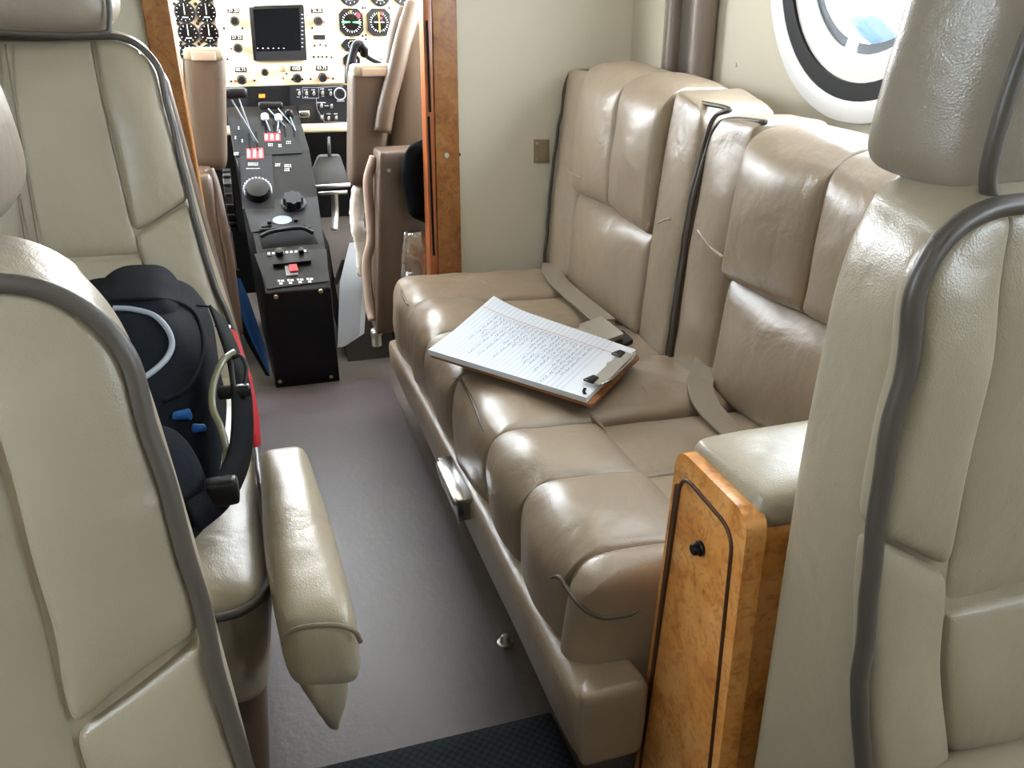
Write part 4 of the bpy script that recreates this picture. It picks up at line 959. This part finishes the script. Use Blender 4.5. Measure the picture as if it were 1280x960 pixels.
poly_on(o, R, [(-.85, .14), (-.1, .05), (-.1, -.03), (-.85, -.12)], 'green', 'needle', g_); poly_on(o, R, [(.1, .05), (.85, .12), (.85, -.14), (.1, -.03)], 'green', 'needle', g_)
poly_on(o, R, [(.55, .9), (.85, .75), (.85, .35), (.6, .35)], 'red', 'warning_flag', g_); poly_on(o, R, [(-.14, 1.0), (.14, 1.0), (0, .78)], 'yellow', 'index_mark', g_)
g_, o, R = square_gauge(473, 28, 30, 33)
poly_on(o, R, [(-.06, .9), (.06, .9), (.06, -.8), (-.06, -.8)], 'yellow', 'course_needle', g_); poly_on(o, R, [(.15, .95), (.5, .9), (.4, .65), (.15, .7)], 'red', 'warning_flag', g_); poly_on(o, R, [(.05, .5), (.35, .45), (.25, .2), (.05, .25)], 'red', 'warning_flag', g_); poly_on(o, R, [(-.5, .05), (.5, .05), (.5, -.02), (-.5, -.02)], 'white', 'aircraft_symbol', g_)
square_gauge(440, 56.5, 30, 15, 'small_gauge'); square_gauge(439, 76, 22, 17, 'small_gauge'); square_gauge(507, 28, 26, 30)
for px, py in ((421, 10), (453, 10), (456, 10), (486, 10), (421, 46), (453, 45), (457, 44), (486, 45), (457, 49), (424, 50), (425, 68), (424, 93), (426, 84)):
    bm = B(); cyl(bm, IP(px, py, .005), (0, -1, 0), .0032, .0025, 12); obj('panel_screw', bm, 'black', ip, smooth='auto')
# annunciator block, switches
an = sheet([(300, 108.5), (353, 107.5), (353, 138), (300, 139)], .004, .012, 'panel_grey', 'annunciator')
for r_ in range(5):
    for c_ in range(3):
        x0, y0 = 310 + c_ * 14.5, 110 + r_ * 5
        sheet([(x0, y0), (x0 + 13, y0 - .2), (x0 + 13, y0 + 4), (x0, y0 + 4.2)], .012, .0128, 'orange' if (r_, c_) == (2, 1) and False else 'black', 'annunciator_tile', an)
sheet([(323.5, 117.6), (331, 117.4), (331, 121.6), (323.5, 121.8)], .0128, .0136, 'orange', 'lit_tile', an, label='lit amber warning tile')
sheet([(321.5, 110), (332, 109.8), (332, 115.8), (321.5, 116)], .0128, .0133, 'greyblack', 'blank_tile', an)
sw = sheet([(362, 107), (437, 106), (436, 152), (363, 154)], .004, .010, 'panel_grey', 'switch_panel')
def line(px, w, name='legend_line', par=None):
    bm = B(); P = [IP(*p, .0103) for p in px]
    for a, b_ in zip(P, P[1:]):
        s = (b_ - a).cross(V((0, 1, 0))).normalized() * w / 2; slab(bm, [a - s, b_ - s, b_ + s, a + s], (0, -.0004, 0))
    return obj(name, bm, 'grey_white', par or sw, smooth='auto')
line([(378, 109), (398, 109), (398, 122.5), (378, 122.5), (378, 109)], .0008); line([(395, 122.5), (396, 136), (405, 152)], .0008); line([(405, 152), (433, 152), (434, 136), (437, 132)], .0008); line([(398, 109), (428, 107.5)], .0008); line([(405, 152), (404, 142)], .0008)
for px, py in ((374, 117), (383, 117), (392, 117), (403, 116.5), (413, 117.5), (401.5, 132.5), (414, 133), (402, 147), (410.5, 148), (420, 147.5)):
    bm = B(); cyl(bm, IP(px, py, .010), (0, -1, 0), .005, .002, 12); cyl(bm, IP(px, py, .012), V((0, -1, .5)), .0026, .014, 10, .0032); obj('toggle_switch', bm, 'steel', sw, smooth='auto')
for px, py, w in ((373, 112, 5), (383, 112, 6), (392, 112, 6), (403, 111, 6), (413, 112, 6), (383, 121, 5), (373, 121, 4), (404, 120, 4), (402, 128, 12), (408, 132, 5), (411, 142, 6), (420, 142, 6), (426, 126, 10), (436, 112, 3)):
    bm = B()
    for i in range(int(w / 1.6)):
        q = IP(px - w / 2 + i * 1.6, py, .0103); ww = rl.uniform(.0022, .0038); slab(bm, [q + V((0, 0, -.0014)), q + V((ww, 0, -.0014)), q + V((ww, 0, .0014)), q + V((0, 0, .0014))], (0, -.0004, 0))
    obj('legend', bm, 'grey_white', sw, smooth='auto')
c = IP(424.5, 117, .010); bm = B(); ring(bm, c, (1, 0, 0), (0, 0, 1), (0, -1, 0), .020, .0165, .004, 32); obj('knob_skirt', bm, 'grey_white', sw, smooth='auto')
bm = B(); cyl(bm, c, (0, -1, 0), .0155, .012, 28, .013); obj('dimmer_knob', bm, 'black', sw, smooth='auto')
c = IP(383, 141.5, .010); bm = B(); cyl(bm, c, (0, -1, 0), .028, .004, 32); kk = obj('fuel_selector', bm, 'gunmetal', sw, smooth='auto')
bm = B(); lobe(bm, boxc(c.x - .026, c.x + .010, c.y - .030, c.y - .004, c.z - .010, c.z + .012), r=.007, n=8); obj('selector_handle', bm, 'chrome', kk)
# control yoke
yk = thing('control_yoke', 'dark curved control yoke in front of the copilot gauges', 'yoke', (.36, 2.75, .75))
bm = B(); tube(bm, [AY(436, 104, 2.62), AY(436, 92, 2.62), AY(439, 75, 2.62), AY(444, 58, 2.62), AY(450, 55, 2.62), AY(455, 60, 2.62), AY(455, 68, 2.64)], .013, seg=12); obj('grip', bm, 'greyblack', yk)
bm = B(); tube(bm, [AY(448, 60, 2.63), AY(462, 72, 2.66), AY(480, 80, 2.70)], .009, seg=10); obj('crossbar', bm, 'black', yk)
bm = B(); cyl(bm, AY(482, 80, 2.70), (0, 1, 0), .018, .14, 20); obj('column', bm, 'greyblack', yk, smooth='auto')
# rudder pedal
def pedal(dx, label):
    t = thing('rudder_pedal', label, 'pedal', AY(415, 225, 2.80) + V((dx, 0, 0)), 'rudder pedals')
    D_ = V((dx, 0, 0)); Y0 = 2.78
    q = [AY(398, 196, Y0 + .06) + D_, AY(425, 195, Y0 + .06) + D_, AY(438, 231, Y0) + D_, AY(393, 233, Y0) + D_, AY(390, 215, Y0 + .03) + D_]
    bm = B(); slab(bm, roundpoly(q, .01, 4), (0, .012, .006)); bev(bm, .002, 1); obj('tread', bm, 'gunmetal', t, smooth='auto')
    bm = B(); tube(bm, [AY(393, 234, Y0 - .006) + D_, AY(438, 231, Y0 - .006) + D_], .007, n=2); obj('heel_bar', bm, 'steel', t)
    bm = B(); tube(bm, [AY(398, 242, Y0 + .01) + D_, AY(434, 240, Y0 + .01) + D_], .006, n=2); obj('lower_bar', bm, 'steel', t)
    bm = B(); ribbon(bm, [AY(418, 240, Y0 + .012) + D_, AY(419, 265, Y0 + .02) + D_, AY(418, 288, Y0 - .01) + D_], .022, .008, up=(0, -1, 0)); obj('pedal_arm', bm, 'steel', t)
    bm = B(); tube(bm, [AY(411, 172, Y0 + .12) + D_, AY(412, 196, Y0 + .06) + D_], .006, n=2); obj('upper_link', bm, 'gunmetal', t)
pedal(0, 'dark metal rudder pedal with pale arm under the panel right of the pedestal')

# =================================================================== COCKPIT SEATS
def cyarm(root, px, y, D, label=None):
    """raised armrest: px = corner pixels (bl, br, tl, tr) on the plane y"""
    bl_, br, tl, tr = [AY(*p, y) for p in px]
    bm = B(); lobe(bm, [bl_, br, bl_ + V((0, D, 0)), br + V((0, D, 0)), tl, tr, tl + V((0, D, 0)), tr + V((0, D, 0))], r=.022, n=12); a_ = obj('raised_armrest', bm, 'cockpit_leather', root, sub=1)
    c = (tl + tr) / 2; w = (tr - tl).length
    bm = B(); lobe(bm, boxc(c.x - w * .47, c.x + w * .47, c.y - .006, c.y + D * .96, c.z - .026, c.z + .006), r=.013, n=10); cp_ = obj('armrest_cap', bm, 'leather', a_, sub=1)
    bm = B(); lobe(bm, boxc(c.x - w * .28, c.x + w * .28, c.y - .0105, c.y - .004, c.z - .024, c.z - .004), r=.002, n=4); bg = obj('badge', bm, 'pink_leather', a_)
pi = thing('cockpit_seat', 'tan cockpit seat with raised armrest left of the pedestal, mostly behind the door frame', 'seat', (-.26, 2.35, 0), 'cockpit seats')
cyarm(pi, ((236, 212), (284, 215), (226, 64), (281, 61)), 2.26, .10)
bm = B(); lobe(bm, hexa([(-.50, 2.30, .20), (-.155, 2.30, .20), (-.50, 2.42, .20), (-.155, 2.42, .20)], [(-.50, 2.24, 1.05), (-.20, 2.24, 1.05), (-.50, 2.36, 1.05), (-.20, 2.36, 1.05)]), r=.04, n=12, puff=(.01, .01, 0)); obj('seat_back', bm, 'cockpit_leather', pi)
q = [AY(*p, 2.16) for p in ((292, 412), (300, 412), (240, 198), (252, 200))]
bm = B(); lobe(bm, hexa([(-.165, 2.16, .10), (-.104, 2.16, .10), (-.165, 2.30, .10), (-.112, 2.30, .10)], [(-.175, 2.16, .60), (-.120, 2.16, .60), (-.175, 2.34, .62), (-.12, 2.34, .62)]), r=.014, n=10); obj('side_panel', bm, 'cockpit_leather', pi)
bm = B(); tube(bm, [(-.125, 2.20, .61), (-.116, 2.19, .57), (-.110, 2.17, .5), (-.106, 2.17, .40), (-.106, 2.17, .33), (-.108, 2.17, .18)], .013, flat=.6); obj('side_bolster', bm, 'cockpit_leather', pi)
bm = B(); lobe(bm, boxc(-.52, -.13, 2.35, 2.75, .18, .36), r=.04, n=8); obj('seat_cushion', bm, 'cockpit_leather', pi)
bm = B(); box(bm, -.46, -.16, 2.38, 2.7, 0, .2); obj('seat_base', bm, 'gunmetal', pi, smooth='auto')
co = thing('cockpit_seat', 'tan cockpit seat with raised armrest right of the pedestal, seen through the doorway', 'seat', (.42, 2.35, 0), 'cockpit seats')
cyarm(co, ((437, 234), (476, 236), (438, 82), (499, 84)), 2.24, .10)
# back rest wings and shell
def wing(pts, r, mat='cockpit_leather', flat=1.0):
    bm = B(); tube(bm, pts, r, seg=14, flat=flat, n=6); return obj('back_wing', bm, mat, co, sub=0)
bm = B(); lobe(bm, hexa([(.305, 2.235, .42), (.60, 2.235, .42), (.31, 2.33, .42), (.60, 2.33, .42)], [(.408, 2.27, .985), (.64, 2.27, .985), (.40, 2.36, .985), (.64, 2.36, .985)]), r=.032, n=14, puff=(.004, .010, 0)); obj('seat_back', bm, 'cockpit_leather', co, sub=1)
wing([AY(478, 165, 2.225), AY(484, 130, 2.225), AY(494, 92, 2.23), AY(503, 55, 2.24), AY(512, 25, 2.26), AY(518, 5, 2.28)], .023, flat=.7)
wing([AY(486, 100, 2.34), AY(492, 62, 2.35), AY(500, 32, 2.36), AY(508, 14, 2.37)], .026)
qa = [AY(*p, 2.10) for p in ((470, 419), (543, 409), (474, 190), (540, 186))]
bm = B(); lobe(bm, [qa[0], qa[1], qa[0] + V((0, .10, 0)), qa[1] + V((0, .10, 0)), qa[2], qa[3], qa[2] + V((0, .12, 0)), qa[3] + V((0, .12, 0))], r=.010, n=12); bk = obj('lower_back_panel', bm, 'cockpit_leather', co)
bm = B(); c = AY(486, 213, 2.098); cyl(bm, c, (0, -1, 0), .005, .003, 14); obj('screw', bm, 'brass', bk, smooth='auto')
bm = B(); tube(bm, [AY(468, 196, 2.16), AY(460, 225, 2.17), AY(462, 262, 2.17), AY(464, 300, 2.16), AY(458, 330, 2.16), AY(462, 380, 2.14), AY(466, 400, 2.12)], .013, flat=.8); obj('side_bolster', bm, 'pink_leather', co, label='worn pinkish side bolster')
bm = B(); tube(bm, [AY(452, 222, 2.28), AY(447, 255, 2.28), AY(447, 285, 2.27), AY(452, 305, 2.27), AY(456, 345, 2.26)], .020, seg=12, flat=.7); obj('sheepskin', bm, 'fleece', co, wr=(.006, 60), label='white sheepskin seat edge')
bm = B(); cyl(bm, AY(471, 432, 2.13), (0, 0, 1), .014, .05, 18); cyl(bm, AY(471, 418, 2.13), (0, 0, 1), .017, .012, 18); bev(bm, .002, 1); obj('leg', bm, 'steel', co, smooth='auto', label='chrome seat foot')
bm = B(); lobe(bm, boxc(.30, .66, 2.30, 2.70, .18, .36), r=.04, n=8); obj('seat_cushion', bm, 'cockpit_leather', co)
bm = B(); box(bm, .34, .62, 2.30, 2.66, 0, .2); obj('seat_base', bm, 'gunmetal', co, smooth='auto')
# black jacket hanging behind copilot seat and clear plastic bag below it
a_, b_ = AY(508, 185, 2.07), AY(548, 275, 2.07)
bm = B(); lobe(bm, hexa([AY(512, 270, 2.044), AY(556, 282, 2.044), AY(512, 270, 2.078), AY(556, 282, 2.078)], [AY(506, 184, 2.044), AY(556, 170, 2.044), AY(506, 184, 2.078), AY(556, 170, 2.078)]), r=.02, n=12, puff=(.012, .006, .01))
jk = solo('jacket', bm, 'blackcloth', 'black cloth bundle hanging behind the cockpit seat at the door frame', 'jacket', AY(530, 270, 2.07), wr=(.008, 22), sub=1)
bm = B(); lobe(bm, hexa([AY(502, 352, 2.055), AY(548, 352, 2.055), AY(502, 352, 2.09), AY(548, 352, 2.09)], [AY(506, 288, 2.06), AY(552, 284, 2.06), AY(506, 288, 2.085), AY(552, 284, 2.085)]), r=.012, n=14, puff=(.006, .006, 0))
solo('plastic_bag', bm, 'clearplastic', 'crumpled clear plastic bag below the black cloth, beside the door frame', 'bag', AY(525, 352, 2.07), wr=(.008, 45))

# =================================================================== OUTSIDE
bm = B(); box(bm, -120, 120, -120, 120, -1.3, -1.25); struct('ground_snow', bm, 'snow')
rt = random.Random(11)
for k in range(9):
    c = V((30 + (k % 2) * 9, 16 + k * 6.2, -1.25)); bm = B()
    h_ = rt.uniform(2.6, 4.2); w_ = rt.uniform(2.4, 3.4)
    lobe(bm, boxc(c.x - w_, c.x + w_, c.y - w_, c.y + w_, c.z, c.z + h_), r=1.6, n=14)
    solo('snowy_shrub', bm, 'snowtree', 'snow dusted shrub beyond the round window', 'shrub', c, 'snowy shrubs outside', wr=(.5, .9))

# =================================================================== LIGHT
w = bpy.data.worlds.new('sky'); S.world = w; w.use_nodes = True
bg = w.node_tree.nodes['Background']; bg.inputs['Color'].default_value = (.86, .93, 1, 1); bg.inputs['Strength'].default_value = 38.0
def portal(name, loc, rot, sx, sy):
    l = bpy.data.lights.new(name, 'AREA'); l.shape = 'RECTANGLE'; l.size = sx; l.size_y = sy; l.cycles.is_portal = True
    o = bpy.data.objects.new(name, l); COL.objects.link(o); o.location = loc; o.rotation_euler = rot
for k, wy in enumerate(right_windows): portal('window_daylight', (WX + .08, wy, WZ), (0, math.radians(90), 0), .42, .42)
for k, wy in enumerate(left_windows): portal('window_daylight', (-WX - .08, wy, WZ), (0, math.radians(-90), 0), .42, .42)
portal('windscreen_daylight', (0, 3.1, 1.28), (math.radians(-90), 0, 0), 1.8, .42)
portal('cockpit_daylight', (-.96, 2.6, 1.2), (0, math.radians(-90), 0), .56, 1.1)
portal('cockpit_daylight', (.96, 2.6, 1.2), (0, math.radians(90), 0), .56, 1.1)
# fill lamps added on the ceiling out of view, to brighten seats and sofa
for k, (x, y, e_, lb) in enumerate(((-.3, -.4, 1.3, 'long added fill lamp at the rear, above the near seats'), (.62, .70, 1.8, 'long added fill lamp above the sofa, the nearer one'), (.62, 1.50, 1.8, 'long added fill lamp above the sofa, nearest the bulkhead'))):
    t = thing('fill_light', lb, 'lamp', (x, y, 1.44), 'added ceiling fill lamps')
    bm = B(); box(bm, x - .09, x + .09, y - .3, y + .3, 1.438, 1.45); bev(bm, .003, 1); obj('housing', bm, 'white_trim', t, smooth='auto')
    l = bpy.data.lights.new('fill_lamp', 'AREA'); l.shape = 'RECTANGLE'; l.size = .16; l.size_y = .56; l.energy = e_; l.color = (1, .96, .9)
    o = bpy.data.objects.new('fill_lamp', l); COL.objects.link(o); o.location = (x, y, 1.432)

S.view_settings.view_transform = 'Standard'; S.view_settings.look = 'None'; S.view_settings.gamma = 1; S.view_settings.exposure = .22
S.view_settings.use_curve_mapping = False
S.cycles.max_bounces = 8; S.cycles.diffuse_bounces = 2; S.cycles.transparent_max_bounces = 12
S.cycles.use_denoising = True
